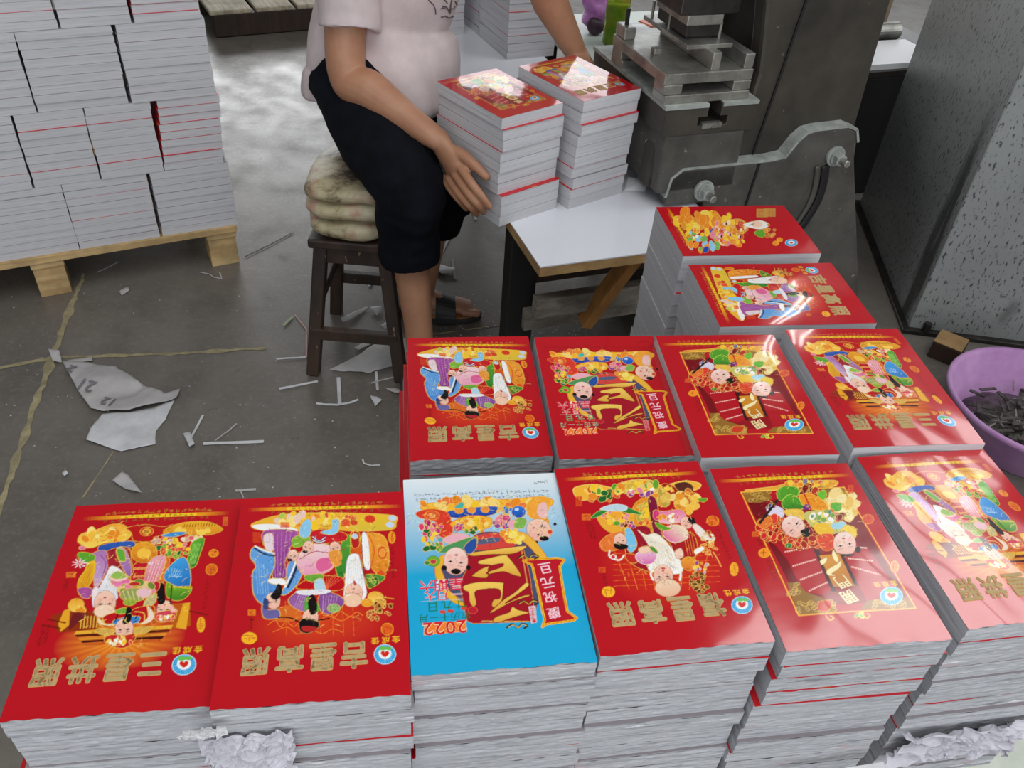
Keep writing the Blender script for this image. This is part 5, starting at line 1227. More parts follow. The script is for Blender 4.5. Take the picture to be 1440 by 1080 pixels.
# die set bolted on the bolster: a thing of its own
di = thing('die_set', 'stack of bright steel die plates and rails on the press bolster', 'die', mp(-.855, .2, .8165))
for s in (-.94, -.766):
    for d in (.035, .26): MB().box(mp(s, d, .8465), (.045, .05, .021), AX).build('spacer_block', m_steel, di, bevel=.002)
for d in (.035, .26): MB().box(mp(-.853, d, .826), (.215, .06, .019), AX).build('base_bar', m_steel, di, bevel=.002)
MB().box(mp(-.853, .15, .869), (.222, .275, .024), AX).build('die_plate', m_steel, di, bevel=.002)
MB().box(mp(-.838, .145, .9), (.022, .25, .038), AX).build('guide_rail', m_steel, di, bevel=.002)
MB().box(mp(-.753, .145, .897), (.024, .25, .032), AX).build('guide_rail', m_steel, di, bevel=.002)
MB().box(mp(-.945, .262, .895), (.03, .05, .028), AX).build('stop_block', m_steel, di, bevel=.003)
MB().box(mp(-.925, .14, .888), (.018, .02, .014), AX).build('stop_block', m_steel, di, bevel=.002)
MB().box(mp(-.84, .165, .921), (.115, .22, .010), AX).build('stripper_plate', m_steel, di, bevel=.0015)
MB().box(mp(-.84, .17, .9275), (.055, .14, .003), AX).build('paper_slot', m_darksteel, di)
for s, d in ((-.80, .09), (-.885, .17), (-.80, .24), (-.885, .255)): MB().cyl(mp(s, d, .925), mp(s, d, .962), .0035, 8).build('guide_pin', m_steel, di)
MB().cyl(mp(-.945, .262, .908), mp(-.945, .262, .945), .005, 8).build('stop_screw', m_black, di)

# gap between press and column: a shelf trolley with a roll and sheets on it
rk0 = atz(1242, 101, .5); rk0.z = 0; rkc = rk0+E2*.25
sh = thing('storage_rack', 'dark rack behind the press, seen in the gap before the grey housing', 'rack', rkc, TH)
MB().box((0, 0, .24), (.9, .49, .48)).build('rack_body', m_black, sh, org=(0, 0, 0), bevel=.01)
MB().box((0, 0, .49), (.92, .50, .02)).build('rack_top', m_darksteel, sh, org=(0, 0, 0))
rp = rkc+Vector((0, 0, .50))
single(MB().box(rp-E2*.11+UP*.010, (.6, .24, .02), AX), 'paper_ream', 'white paper ream on the dark rack in the gap behind the press', 'paper', m_whiteplastic)
single(MB().cyl(rp-E1*.3+E2*.07+UP*.034, rp+E1*.3+E2*.07+UP*.034, .034, 24), 'steel_roller', 'shiny steel roller on the dark rack in the gap behind the press', 'roller', m_steel, smooth=False)
single(MB().box(rkc+E2*.45+UP*.34, (.9, .3, .68), AX), 'cardboard_box', 'brown cardboard carton behind the dark rack', 'box', mottled('brown_carton', (150, 132, 108), (132, 114, 92), 6, .8), org=None)
# ------------------------------------------------------------------ steel housing of another machine on the right
pc = Vector((1.239, 2.271, 0)); pe = (atz(1440, 486)-pc).normalized(); pang = math.atan2(pe.y, pe.x)
def pillar():
    M = Mat('splashed_grey_column_paint', (112, 116, 114), .38, .1); v = M.coord('Object', (1, 1, 1)); f = M.noise(v, 2.2, 6, .6)
    col = M.ramp(f, [(.3, (148, 151, 150)), (.7, (126, 129, 128))])
    s = M.noise(M.coord('Object', (115, 115, 45)), 1.0, 3, .6); col = M.mix(M.ramp(s, [(.57, 0.0), (.63, .85)]), col, (30, 30, 30))
    sx = M.node('ShaderNodeSeparateXYZ'); tc = M.node('ShaderNodeTexCoord'); M.l(tc.outputs['Object'], sx.inputs[0])
    nz = M.noise(M.coord('Object', (3, 12, 1.2)), 2.0, 5, .6); ad = M.node('ShaderNodeMath', operation='MULTIPLY_ADD'); M.l(nz, ad.inputs[0]); ad.inputs[1].default_value = .16; M.l(sx.outputs['Y'], ad.inputs[2])
    st = M.ramp(ad.outputs[0], [(.10, 0.0), (.135, .85), (.165, .85), (.20, 0.0)])
    hz = M.ramp(sx.outputs['Z'], [(.55, 1.0), (.75, 0.0)])
    mu = M.node('ShaderNodeMath', operation='MULTIPLY'); M.l(st, mu.inputs[0]); M.l(hz, mu.inputs[1])
    col = M.mix(mu.outputs[0], col, (22, 22, 21)); M.color(col); M.bump(M.noise(v, 60, 5), .1, .001); return M.m
col = thing('steel_housing', 'large grey painted steel machine housing spotted with oil, right of the press', 'cabinet', pc, pang); HZ = 1.85
PW = .86
MB().box((.6, PW/2, HZ/2), (1.2, PW, HZ)).build('housing_body', pillar(), col, org=(0, 0, 0), bevel=.004)
MB().box((.6, PW/2, .008), (1.24, PW+.04, .016)).build('base_plate', m_darksteel, col, org=(0, 0, 0), bevel=.003)
for x in (.05,): MB().cyl((x, -.012, .016), (x, -.012, .045), .012, 6).build('anchor_bolt', m_darksteel, col, org=(0, 0, 0))
# timber block
bk = atz(1328, 500); t = thing('wood_block', 'small square timber offcut lying by the foot of the grey housing', 'block', bk, -.62)
MB().box((0, 0, .028), (.085, .085, .056)).build('block_body', m_brickdark, t, org=(0, 0, 0), bevel=.004)
MB().box((0, 0, .0575), (.083, .083, .003)).build('sawn_face', m_brick, t, org=(0, 0, 0), bevel=.001)
# thin pale slab put in for a brightly lit patch of the floor
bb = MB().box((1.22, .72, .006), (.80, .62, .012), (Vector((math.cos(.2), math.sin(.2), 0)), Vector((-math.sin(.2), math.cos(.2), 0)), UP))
single(bb, 'lit_floor_patch', 'thin pale grey-green slab standing in for lit floor beside the right end pile', 'floor patch', mottled('scratched_lit_floor', (208, 212, 200), (186, 192, 180), 9, .6, 0, (1, 1, 1), .2, .001, (120, 120, 112), .70))
# basin with steel offcuts
bc = Vector((1.40, 1.79, 0))
ba = thing('plastic_basin', 'mauve plastic basin of steel offcuts on the floor, right edge', 'basin', bc)
MB().lathe([(.001, .004), (.15, .004), (.165, .012), (.218, .125), (.224, .135), (.232, .138), (.236, .134), (.236, .124), (.228, .120), (.172, .004), (.16, 0), (.001, 0)], bc, 56).build('basin_shell', m_basin, ba, smooth=True)
rs2 = random.Random(9)
single(MB().lathe([(.001, .006), (.158, .006), (.165, .024), (.12, .044), (.05, .056), (.001, .058)], bc, 40), 'metal_swarf', 'dark heap of metal swarf filling the bottom of the mauve basin', 'scrap', m_scrap, smooth=True, bump=.008, bscale=60)['kind'] = 'stuff'
for i in range(70):
    a = rs2.random()*6.283; r = .155*math.sqrt(rs2.random()); L = rs2.uniform(.03, .075); th = rs2.random()*3.14
    p = bc+Vector((r*math.cos(a), r*math.sin(a), .045+.022*rs2.random()+.022*(1-r/.155))); d = Vector((math.cos(th), math.sin(th), rs2.uniform(-.15, .15)))*L/2
    k = i % 3
    o = single(MB().bar(p-d, p+d, .010 if k else .004, .0035), 'steel_offcut', 'dark steel strip offcut lying in the mauve basin', 'scrap', m_scrap if k else m_steel, 'steel offcuts in the basin')

# ------------------------------------------------------------------ loaded pallet on the left
PD = Vector((.877, .480, 0)).normalized(); PN = Vector((-PD.y, PD.x, 0)); PA = (PD, PN, UP)
pcn = Vector((-.903, 2.347, 0)); PH = .14
def pp(s, d, z): return pcn+PD*s+PN*d+UP*z
pal = thing('wooden_pallet', 'new pale wooden pallet under the tall block of grey calendars', 'pallet', pp(-.55, .42, 0), math.atan2(PD.y, PD.x))
lp = lambda s, d, z: (s+.55, d-.42, z)
for k in range(6): MB().box(lp(-.55, .07+.142*k, PH-.011), (1.10, .132, .022)).build('deck_board', m_pallet, pal, org=(0, 0, 0), bevel=.002)
for s in (-.05, -.55, -1.05): MB().box(lp(s, .42, PH-.032), (.09, .82, .02)).build('stringer', m_pallet, pal, org=(0, 0, 0), bevel=.002)
for s in (-.05, -.55, -1.05):
    for d in (.06, .42, .78): MB().box(lp(s, d, (PH-.042)/2), (.085, .09, PH-.042)).build('foot_block', m_pallet, pal, org=(0, 0, 0), bevel=.002)
GP = 'calendars on the wooden pallet'
tn = ['bottom layer', 'second layer', 'third layer', 'top layer']
TT = .0231; cn = ['rightmost', 'second from right', 'third from right', 'fourth from right', 'fifth from right']
for tier in range(4):
    wide = tier % 2 == 0; pit = .2285 if wide else .1740; n = 4 if wide else 5
    for c in range(n):
        lean = 0
        for k in range(9):
            lean = max(-.0018, min(.0018, lean+rs.uniform(-.0016, .0016)))
            s = -(c+.5)*pit+lean+(.0 if tier else .004); dd = .004*rs.random()+ (.224 if not wide else .168)/2+.012
            if tier == 1 and c == 0: s += -.008+.002*k
            if tier == 3: s += -.004
            p = pp(s, dd, PH+(tier*9+k)*TT)
            yaw = math.atan2(PD.y, PD.x)+(R_(90) if wide else 0)+R_(rs.uniform(-.4, .4))
            red = (tier == 1 and k in (1, 6)) or (tier == 0 and c == 1 and k in (3, 6)) or (tier == 3 and k == 1)
            r_ = calendar(p, yaw, '%s calendar up in the %s pile, %s on the pallet' % (ORD[k], cn[c], tn[tier]), GP, TRIM[(k+c) % 3], CARDS[2] if red else CARDS[4] if c == 0 and tier in (1, 3) else CARDS[k % 2], TT, .168, .224)
            if c == 0: r_.children[1].location.x += .004 if not wide else 0; r_.children[1].location.y += -.004 if wide else .0012
q = pp(-.62, -.004, PH+27*TT+.07)
# old pallet far behind
f0 = Vector((-1.657, 4.443, 0)); fd = (Vector((-1.286, 4.654, 0))-f0).normalized(); fn = Vector((-fd.y, fd.x, 0)); FA = (fd, fn, UP)
fp = thing('wooden_pallet', 'old dark-edged wooden pallet lying far back left of the worker', 'pallet', f0+fd*.45+fn*.45, math.atan2(fd.y, fd.x))
for k, s in enumerate((-.36, -.135, .09, .315)): MB().box((s, 0, .125), (.215-.02*(k % 2), .9, .022)).build('deck_board', m_oldwood, fp, org=(0, 0, 0), bevel=.006)
for d in (-.40, 0, .40): MB().box((0, d, .0595), (.9, .09, .109)).build('stringer', m_darkwood, fp, org=(0, 0, 0), bevel=.004)
ft = atz(262, 10)
single(MB().box(ft+Vector((-.12, .1, .05)), (.2, .2, .1), FA), 'wood_block', 'dark block on the floor far back beside the old pallet', 'block', m_black, bevel=.01)

# ------------------------------------------------------------------ stool and cushion
SC = Vector((-.430, 1.975, 0)); st = thing('stool', 'worn dark wooden stool behind the worker', 'stool', SC)
def leg_(i, j): return (SC+Vector((i*.122, j*.150, 0)), SC+Vector((i*.080, j*.105, .385)))
for i in (-1, 1):
    for j in (-1, 1):
        a, b = leg_(i, j); MB().bar(a, b, .036, .034, (1, 0, 0)).build('leg', m_stoolwood, st, bevel=.004)
for j in (-1, 1): MB().bar(SC+Vector((-.115, j*.142, .135)), SC+Vector((.115, j*.142, .135)), .022, .034).build('rail', m_stoolwood, st, bevel=.003)
for i in (-1, 1): MB().bar(SC+Vector((i*.108, -.125, .20)), SC+Vector((i*.108, .125, .20)), .022, .034).build('rail', m_stoolwood, st, bevel=.003)
for j in (-1, 1): MB().box(SC+Vector((0, j*.105, .365)), (.19, .024, .05)).build('apron', m_stoolwood, st, bevel=.003)
for i in (-1, 1): MB().box(SC+Vector((i*.080, 0, .365)), (.024, .22, .05)).build('apron', m_stoolwood, st, bevel=.003)
MB().box(SC+Vector((0, 0, .402)), (.215, .27, .026)).build('seat', m_stoolwood, st, bevel=.006)
cu = thing('seat_cushion', 'stained patterned cloth folded into a thick pad on the stool', 'cushion', SC+Vector((0, 0, .415)))
for k, (z, hx, hy, hz) in enumerate(((.030, .118, .145, .031), (.078, .122, .150, .029), (.122, .116, .143, .027))):
    mb = MB(); rows = []
    for i in range(13):
        t = -1+2*i/12; zz = math.sin(t*math.pi/2)
        k2 = max(.02, (1-abs(zz)**3.0))**.33
        rows.append([SC+Vector((hx*k2*math.copysign(abs(math.cos(a))**.55, math.cos(a)), hy*k2*math.copysign(abs(math.sin(a))**.55, math.sin(a)), .415+z+hz*zz)) for a in [2*math.pi*j/48 for j in range(48)]])
    mb.rings(rows).build('cloth_fold', m_cushion, cu, smooth=True, bump=.010, bscale=13+k*3)

# ------------------------------------------------------------------ waste paper on the floor
def sheet(pts, mat, name, label, cat='paper', lift=.004, curl=.010, group=None, seed=0):
    """a torn flat piece: outline on the floor, triangulated finely and buckled"""
    P = [Vector(p) for p in pts]; bm = bmesh.new(); vs = [bm.verts.new(p) for p in P]; f = bm.faces.new(vs)
    bmesh.ops.triangulate(bm, faces=[f]); 
    for _ in range(4 if max((a-b).length for a in P for b in P) > .12 else 2): bmesh.ops.subdivide_edges(bm, edges=[e for e in bm.edges if e.calc_length() > .012], cuts=1, use_grid_fill=True)
    bmesh.ops.triangulate(bm, faces=[f for f in bm.faces if len(f.verts) > 4])
    c = sum(P, Vector())/len(P)
    for v in bm.verts:
        q = v.co*9+Vector((seed, 0, 0)); r = (v.co-c).length
        v.co.z = lift+abs(noise.noise(q))*curl+noise.noise(v.co*40)*curl*.15
        v.co.x += noise.noise(v.co*60)*.0015
    me = bpy.data.meshes.new(name); bm.to_mesh(me); bm.free()
    o = link_mesh(name, me, None, mat); me.polygons.foreach_set('use_smooth', [True]*len(me.polygons))
    org = Vector((c.x, c.y, 0)); me.transform(Matrix.Translation(-org)); o.location = org
    md = o.modifiers.new('thickness', 'SOLIDIFY'); md.thickness = .0006; md.offset = 1
    return tag(o, label, cat, group)
cz = lambda L: [(u/2.571, 400+v/2.571) for u, v in L]
fl_ = lambda L: [atz(u, v) for u, v in L]
big = sheet(fl_(cz([(228, 285), (320, 292), (422, 305), (500, 365), (600, 408), (655, 385), (640, 420), (560, 445), (470, 470), (370, 465), (330, 455), (290, 400)])), m_paper, 'waste_sheet', 'upper of two big grey torn sheets on the floor, printed and folded', lift=.008, curl=.018)
sheet(fl_(cz([(370, 470), (470, 466), (560, 450), (632, 418), (600, 490), (565, 530), (562, 580), (440, 607), (315, 570), (330, 520)])), m_paperwhite, 'waste_sheet', 'lower of two big torn sheets on the floor, paler one', lift=.002, curl=.010, seed=4)
ink = Mat('grey_print_ink', (118, 114, 118), .9).m
mb = MB()
for txt, c, sz in (('2', (262, 322), .030), ('21', (330, 385), .036), ('12', (410, 440), .030)):
    p = atz(c[0]/2.571, 400+c[1]/2.571); x0 = 0
    for i, ch in enumerate(txt):
        V, F = glyph(ch, .1); a = R_(168); pts = []
        for (vx, vy) in V*sz:
            X = vx+i*sz*.7; q = p+Vector((X*math.cos(a)-vy*math.sin(a), X*math.sin(a)+vy*math.cos(a), 0))
            q.z = .0105+abs(noise.noise(q*9))*.018+.0015; pts.append(q)
        mb.add(pts, [list(f) for f in F])
o = mb.build('printed_figures', ink, None, org=big.location); o.parent = big
sheet(fl_([(70, 497), (86, 500), (88, 512), (76, 512)]), m_paper, 'paper_scrap', 'crumpled grey scrap at the upper tip of the big torn sheet', lift=.004, curl=.03)
sheet(fl_([(95, 508), (130, 503), (131, 509), (98, 513)]), m_paper, 'paper_scrap', 'flat grey scrap just right of the joint crossing', curl=.006)
sheet(fl_([(463, 521), (490, 508), (530, 490), (575, 476), (600, 478), (600, 505), (560, 514), (520, 526)]), m_paper, 'waste_sheet', 'large grey torn sheet on the floor right of the stool leg', lift=.003, curl=.02)
sheet(fl_([(159, 678), (173, 666), (181, 670), (200, 696), (178, 690)]), m_paper, 'paper_scrap', 'wedge-shaped pale scrap on the floor above the far left calendar', curl=.012)
sheet(fl_([(168, 412), (180, 405), (183, 410), (172, 417)]), m_paper, 'paper_scrap', 'small grey scrap on the floor below the pallet foot', curl=.008)
sheet(fl_([(258, 612), (268, 610), (275, 630), (268, 634)]), m_paperwhite, 'paper_scrap', 'small crumpled scrap left of the widest white strip', curl=.02)
sheet(fl_([(88, 668), (94, 664), (97, 669), (91, 672)]), m_paperwhite, 'paper_scrap', 'tiny white crumb left of the wedge-shaped scrap', curl=.02)
sheet(fl_([(608, 368), (628, 378), (640, 381), (637, 388), (622, 389), (607, 380)]), m_paperwhite, 'paper_scrap', 'white torn scrap on the floor behind the worker\'s legs', curl=.02)
sheet(fl_([(480, 450), (512, 434), (520, 434), (495, 452), (482, 456)]), m_paper, 'paper_scrap', 'long grey scrap under the stool', curl=.01)
sheet(fl_([(521, 436), (537, 434), (538, 441), (530, 446)]), m_paperwhite, 'paper_scrap', 'folded white scrap under the stool near the sandal', curl=.02)
sheet(fl_([(535, 462), (548, 454), (556, 457), (550, 466), (541, 468)]), m_paper, 'paper_scrap', 'pale scrap on the floor just left of the bare shin', curl=.02)
sheet(fl_([(498, 491), (520, 478), (535, 480), (520, 488), (505, 494)]), m_paper, 'paper_scrap', 'grey torn scrap between the stool strip and large grey sheet', curl=.008)
sheet(fl_([(521, 560), (529, 560), (537, 567), (528, 574)]), m_paperwhite, 'paper_scrap', 'crumpled corner scrap left of the second row calendars', curl=.03)
sheet(fl_([(541, 547), (560, 549), (572, 556), (556, 556)]), m_paper, 'paper_scrap', 'grey scrap tucked beside the left end of second row', curl=.015)
sheet(fl_([(440, 482), (447, 482), (443, 526), (434, 526)]), m_paper, 'paper_scrap', 'ragged upright scrap against the near stool leg', curl=.03)
def strip(pts, w, mat, label, z=.002, curl=.004, seed=0):
    P = [atz(u, v) for u, v in pts]; pts3 = []
    for a, b in zip(P[:-1], P[1:]):
        for k in range(6): pts3.append(a.lerp(b, k/6))
    pts3.append(P[-1]); L = []; Rr = []
    for i, p in enumerate(pts3):
        d = (pts3[min(i+1, len(pts3)-1)]-pts3[max(i-1, 0)]).normalized(); x = Vector((-d.y, d.x, 0))*w/2
        zz = Vector((0, 0, z+abs(noise.noise(p*14+Vector((seed, 0, 0))))*curl)); L.append(p+x+zz); Rr.append(p-x+zz)
    n = len(L); mb = MB(); h = Vector((0, 0, .0008))
    mb.rings([[L[i], L[i]+h, Rr[i]+h, Rr[i]] for i in range(n)])
    single(mb, 'paper_strip', label, 'paper', mat)
S_ = [(((286, 625), (371, 622)), .010, m_paperwhite, 'widest white paper strip on the bare floor left of the stacks'),
 (((268, 618), (286, 585)), .006, m_paperwhite, 'short upright strip above the widest white strip, left one'),
 (((303, 621), (320, 608), (333, 597)), .004, m_paper, 'thin slanting strip rising from the widest white strip'),
 (((393, 548), (447, 537)), .008, m_paperwhite, 'pale strip on the floor below the near stool leg'),
 (((469, 475), (546, 474)), .007, m_paperwhite, 'long white strip lying level behind the near stool leg'),
 (((414, 443), (431, 464), (431, 503)), .004, m_paperpink, 'bent reddish strip left of the stool'),
 (((389, 506), (431, 503)), .006, m_paperwhite, 'white strip meeting the foot of the bent reddish strip'),
 (((399, 459), (412, 446)), .009, m_papergreen, 'short greenish strip left of the stool'),
 (((476, 532), (478, 571)), .010, m_paperwhite, 'upright stem strip above the curled white strip'),
 (((445, 569), (475, 571), (490, 568), (504, 563)), .007, m_paperwhite, 'curled white strip under the upright stem strip'),
 (((529, 524), (531, 550)), .007, m_paperwhite, 'short upright strip below the large grey sheet'),
 (((522, 540), (560, 530)), .005, m_paper, 'thin grey strip crossing the short upright strip'),
 (((510, 647), (512, 653), (522, 656), (535, 655)), .004, m_paperwhite, 'small hook-shaped curl of paper left of the front stacks'),
 (((331, 691), (360, 689)), .007, m_paper, 'short grey strip above the second front calendar'),
 (((339, 692), (343, 702)), .003, m_paper, 'sliver under the short grey strip'),
 (((448, 458), (454, 425)), .007, m_paperwhite, 'white strip leaning beside the near stool leg'),
 (((487, 355), (520, 362)), .007, m_paperwhite, 'white strip on the floor under the stool seat'),
 (((519, 404), (526, 392)), .008, m_paperwhite, 'small white strip under the middle of the stool'),
 (((636, 366), (640, 394)), .008, m_paper, 'pale strip lying behind the worker\'s legs'),
 (((664, 293), (669, 310)), .010, m_paperwhite, 'white strip below the worker\'s right hand'),
 (((622, 355), (632, 335)), .008, m_paperwhite, 'white strip partly behind the worker\'s far shin'),
 (((345, 362), (380, 345), (412, 328)), .005, m_darkwood, 'thin dark stick on the floor right of the pallet'),
 (((137, 384), (166, 370)), .005, m_paper, 'thin pale strip beside the pallet foot'),
 (((282, 384), (296, 387), (300, 391), (312, 393), (309, 384)), .004, m_paper, 'zigzag sliver of paper in front of the pallet corner'),
 (((498, 480), (497, 468)), .006, m_paperwhite, 'tiny upright strip crossing the long level strip')]
for i, (p, w, mt, lab) in enumerate(S_): strip(p, w, mt, lab, seed=i*2.2)
# paper dust under the table: too many crumbs to count
rs3 = random.Random(3); mb = MB()
for i in range(420):
    k = rs3.random()
    if k < .55: p = atz(rs3.uniform(600, 850), rs3.uniform(420, 475))
    else: p = atz(rs3.uniform(0, 760), rs3.uniform(400, 700))
    r = rs3.uniform(.0012, .0035); a = rs3.random()*6.28
    mb.add([p+Vector((r*math.cos(a+q*2.1), r*math.sin(a+q*2.1), .001+.0015*(q == 1))) for q in range(3)], [(0, 1, 2)])
o = mb.build('paper_crumbs', m_paperwhite); tag(o, 'fine white paper crumbs scattered over the floor', 'paper', None, 'stuff')

# ------------------------------------------------------------------ crumpled sheets stuck in the stacks
def crumple(name, label, c, X, Y, sx, sy, amp, seed, mat=m_crumple, n=44):
    mb = MB(); c = Vector(c); X = Vector(X).normalized(); Y = Vector(Y).normalized(); Nn = X.cross(Y)
    vs = []
    for j in range(n+1):
        for i in range(n+1):
            u = i/n*2-1; v = j/n*2-1; p = Vector((u*1.6+seed, v*1.6, seed*.7))
            r = 1+.25*noise.noise(p*1.3)
            a = (abs(noise.noise(p*1.5))+.5*abs(noise.noise(p*3.4))+.3*abs(noise.noise(p*7)))*amp
            vs.append(c+X*(u*sx*.5*r+noise.noise(p*2)*sx*.12)+Y*(v*sy*.5*r+noise.noise(p*2+Vector((9, 0, 0)))*sy*.12)+Nn*a)
    mb.add(vs, [(j*(n+1)+i, j*(n+1)+i+1, (j+1)*(n+1)+i+1, (j+1)*(n+1)+i) for j in range(n) for i in range(n)])
    o = single(mb, name, label, 'paper', mat, smooth=False); md = o.modifiers.new('thickness', 'SOLIDIFY'); md.thickness = .0006
    return o
def face_pt(pi, sx, dz, out):                                        # a point on the near face of a pile
    _, x, y, z, yaw = piles[pi][:5]; t = wpos(x, y, z); a = R_(yaw); X = Vector((math.cos(a), math.sin(a), 0)); Y = Vector((-math.sin(a), math.cos(a), 0))
    return t+X*(sx*BW)-Y*(BH/2+out)+Vector((0, 0, dz)), X, Y
p, X, Y = face_pt(1, -.34, -.066, .003); crumple('crumpled_sheet', 'crumpled torn sheet hanging on the pile left of the blue calendar', p, X, UP+Y*.08, .075, .055, .012, 3)
p, X, Y = face_pt(1, -.53, -.012, .010); crumple('torn_flap', 'torn flap of paper between the two leftmost front calendars', p, X, UP*.5-Y*.5, .035, .018, .008, 8, m_paperwhite, 20)
p, X, Y = face_pt(5, -.02, -.222, .004); crumple('crumpled_sheet', 'large crumpled wrapping sheet at the foot of the right end pile', p, X, UP+Y*.05, .150, .060, .020, 14)
p, X, Y = face_pt(4, .16, -.232, .012); sl = MB().add([p-X*.05, p+X*.06+UP*.012, p+X*.06+UP*.004-Y*.02, p-X*.05-UP*.006-Y*.01], [(0, 1, 2, 3)]); single(sl, 'paper_flap', 'white paper flap low on the front pile with two children', 'paper', m_paperwhite)
q = pp(-.66, -.006, PH+27*TT+.045); crumple('crumpled_film', 'crumpled clear film on the upper left of the pallet load', q, PD, UP, .16, .07, .012, 21, m_whiteplastic, 30)
# ------------------------------------------------------------------ the worker
wk = thing('person', 'person in a pale pink T-shirt and dark shorts pushing calendar bundles together', 'person', (-.36, 2.02, 0))
SX = Vector((.62, .78, 0)).normalized()          # from the right shoulder to the left
FD = Vector((SX.y, -SX.x, 0))                    # the way the chest faces
M0 = wpos(-.4747, 11.034, -4.1546); ma = R_(41.4); MX = Vector((math.cos(ma), math.sin(ma), 0)); MLn = -MX
ML = M0-MX*(BW/2)
def hp(u, v, off): return atp(u, v, ML-MX*off, MX)
RH, RK, RA = aty(492, 116, 2.04), aty(572, 262, 1.80), aty(596, 538, 1.745)
LH, LK, LA = aty(575, 95, 2.27), aty(632, 250, 2.10), aty(592, 424, 2.135)
RSh = aty(492, -70, 2.02); LSh = RSh+SX*.35+Vector((0, 0, .01))
RE = aty(489, 108, 1.93); RW = hp(618, 198, .042)
LE = aty(757, -30, 2.20); LW = aty(812, 78, 2.22)
hipc = (RH+LH)/2; shc = (RSh+LSh)/2
body = MB()
# trunk, neck and head
body.tube([hipc-Vector((0, 0, .05)), hipc+Vector((0, 0, .06)), hipc.lerp(shc, .45), hipc.lerp(shc, .82), shc+Vector((0, 0, .0)), shc+Vector((0, 0, .05))], [(.15, .11), (.155, .115), (.135, .10), (.155, .11), (.13, .085), (.06, .06)], 24, SX, 5)
nb = shc+Vector((0, 0, .03))+FD*.02; hd = nb+Vector((0, 0, .20))+FD*.10
body.tube([nb, nb.lerp(hd, .5), hd-Vector((0, 0, .02))], [.055, .05, .05], 16)
hz = (UP*.85+FD*-.35).normalized(); hx = SX; hy = hx.cross(hz)*-1; hy = FD-hz*FD.dot(hz); hy.normalize()
body.ball(hd+hz*.03, (.072, .092, .105), 18, (hx, hy, hz)); body.ball(hd-hz*.055+hy*.03, (.052, .055, .055), 14, (hx, hy, hz))
body.tube([hd+hy*.085+hz*.02, hd+hy*.108-hz*.018], [.010, .015], 10)
for sg in (-1, 1): body.ball(hd+hx*(.074*sg)-hz*.005, (.010, .022, .032), 8, (hx, hy, hz))
# legs
for H_, K_, A_, f in ((RH, RK, RA, Vector((.4, -.9, 0))), (LH, LK, LA, Vector((1, .10, 0)))):
    f.normalize()
    body.tube([H_, H_.lerp(K_, .5), K_+f*.005, K_.lerp(A_, .3)-f*.022, K_.lerp(A_, .65)-f*.008, A_], [.088, .076, .058, (.052, .048), (.039, .037), (.031, .032)], 18, f, 6)
    s = Vector((-f.y, f.x, 0)); g = Vector((A_.x, A_.y, 0))
    heel = g-f*.045+UP*.048; toe = g+f*.145+UP*.040
    body.tube([heel+UP*.012, g+UP*.062+f*.02, g+f*.08+UP*.052, toe], [(.030, .032), (.036, .034), (.040, .022), (.036, .014)], 14, s, 5)
    for k in range(5):
        o = g+f*(.150-.006*k*k*.6)+s*((k-2)*.0165*(-1 if f.y < 0 else 1))+UP*.041
        body.tube([o-f*.02, o+f*(.020 if k == 0 else .014)-UP*.003], [.0115 if k == 0 else .0085]*2, 8)
# arms
body.tube([RSh, RSh.lerp(RE, .5)-FD*.01, RE, RE.lerp(RW, .25)+Vector((.0, 0, .004)), RE.lerp(RW, .65), RW], [.054, .049, .043, .046, .034, (.023, .030)], 18, UP, 6)
body.tube([LSh, LSh.lerp(LE, .55), LE, LE.lerp(LW, .3), LE.lerp(LW, .7), LW], [.054, .048, .042, .044, .034, (.026, .030)], 18, UP, 6)
# right hand: thumb along the bundle, fingers wrapped under its lower edge
KN = [hp(648, 236, .036), hp(641, 246, .040), hp(632, 251, .041), hp(624, 250, .040)]
body.tube([RW, hp(626, 212, .040), hp(634, 228, .040), hp(637, 241, .039)], [(.022, .027), (.0185, .031), (.0150, .033), (.0118, .031)], 18, MX, 5)
fing = [([KN[0], hp(663, 258, .042), hp(677, 276, .032), hp(688, 291, .016)], [.0118, .0108, .0096, .0082]),
        ([KN[1], hp(656, 268, .047), hp(670, 286, .040), hp(680, 298, .018)], [.0118, .0108, .0096, .0082]),
        ([KN[2], hp(646, 272, .050), hp(660, 289, .046), hp(670, 301, .022)], [.0112, .0102, .0092, .0080]),
        ([KN[3], hp(635, 268, .049), hp(646, 282, .050), hp(656, 294, .030)], [.0096, .0090, .0082, .0072])]
for p, r in fing: body.tube(p, r, 12, UP, 4)
body.tube([hp(626, 210, .034), hp(648, 217, .028), hp(667, 232, .021), hp(684, 249, .012)], [.0165, .0148, .0118, .0092], 12, UP, 4)
# left hand on the far end of the other bundle
NXa = R_(39.0); NX = Vector((math.cos(NXa), math.sin(NXa), 0)); NY = Vector((-NX.y, NX.x, 0)); N0 = wpos(.575, 11.66, -4.098)
def lh(b, z, off): return N0+NX*(BW/2+off)+NY*b+Vector((0, 0, z))
body.tube([LW, lh(.095, -.06, .035), lh(.055, -.075, .030)], [(.026, .030), (.018, .036), (.014, .038)], 16, UP, 5)
for k in range(4):
    z = -.05-.021*k; body.tube([lh(.055, z, .028), lh(.02, z-.012, .026), lh(-.008, z-.020, .018), lh(-.026+.006*k, z-.026, .010)], [.0108, .0100, .0090, .0078], 10, UP, 4)
body.tube([lh(.10, -.045, .028), lh(.075, -.028, .020), lh(.05, -.022, .012)], [.014, .0125, .0095], 10, UP, 4)
bd = body.build('body', m_skin, wk, remesh=.0033, soft=6)
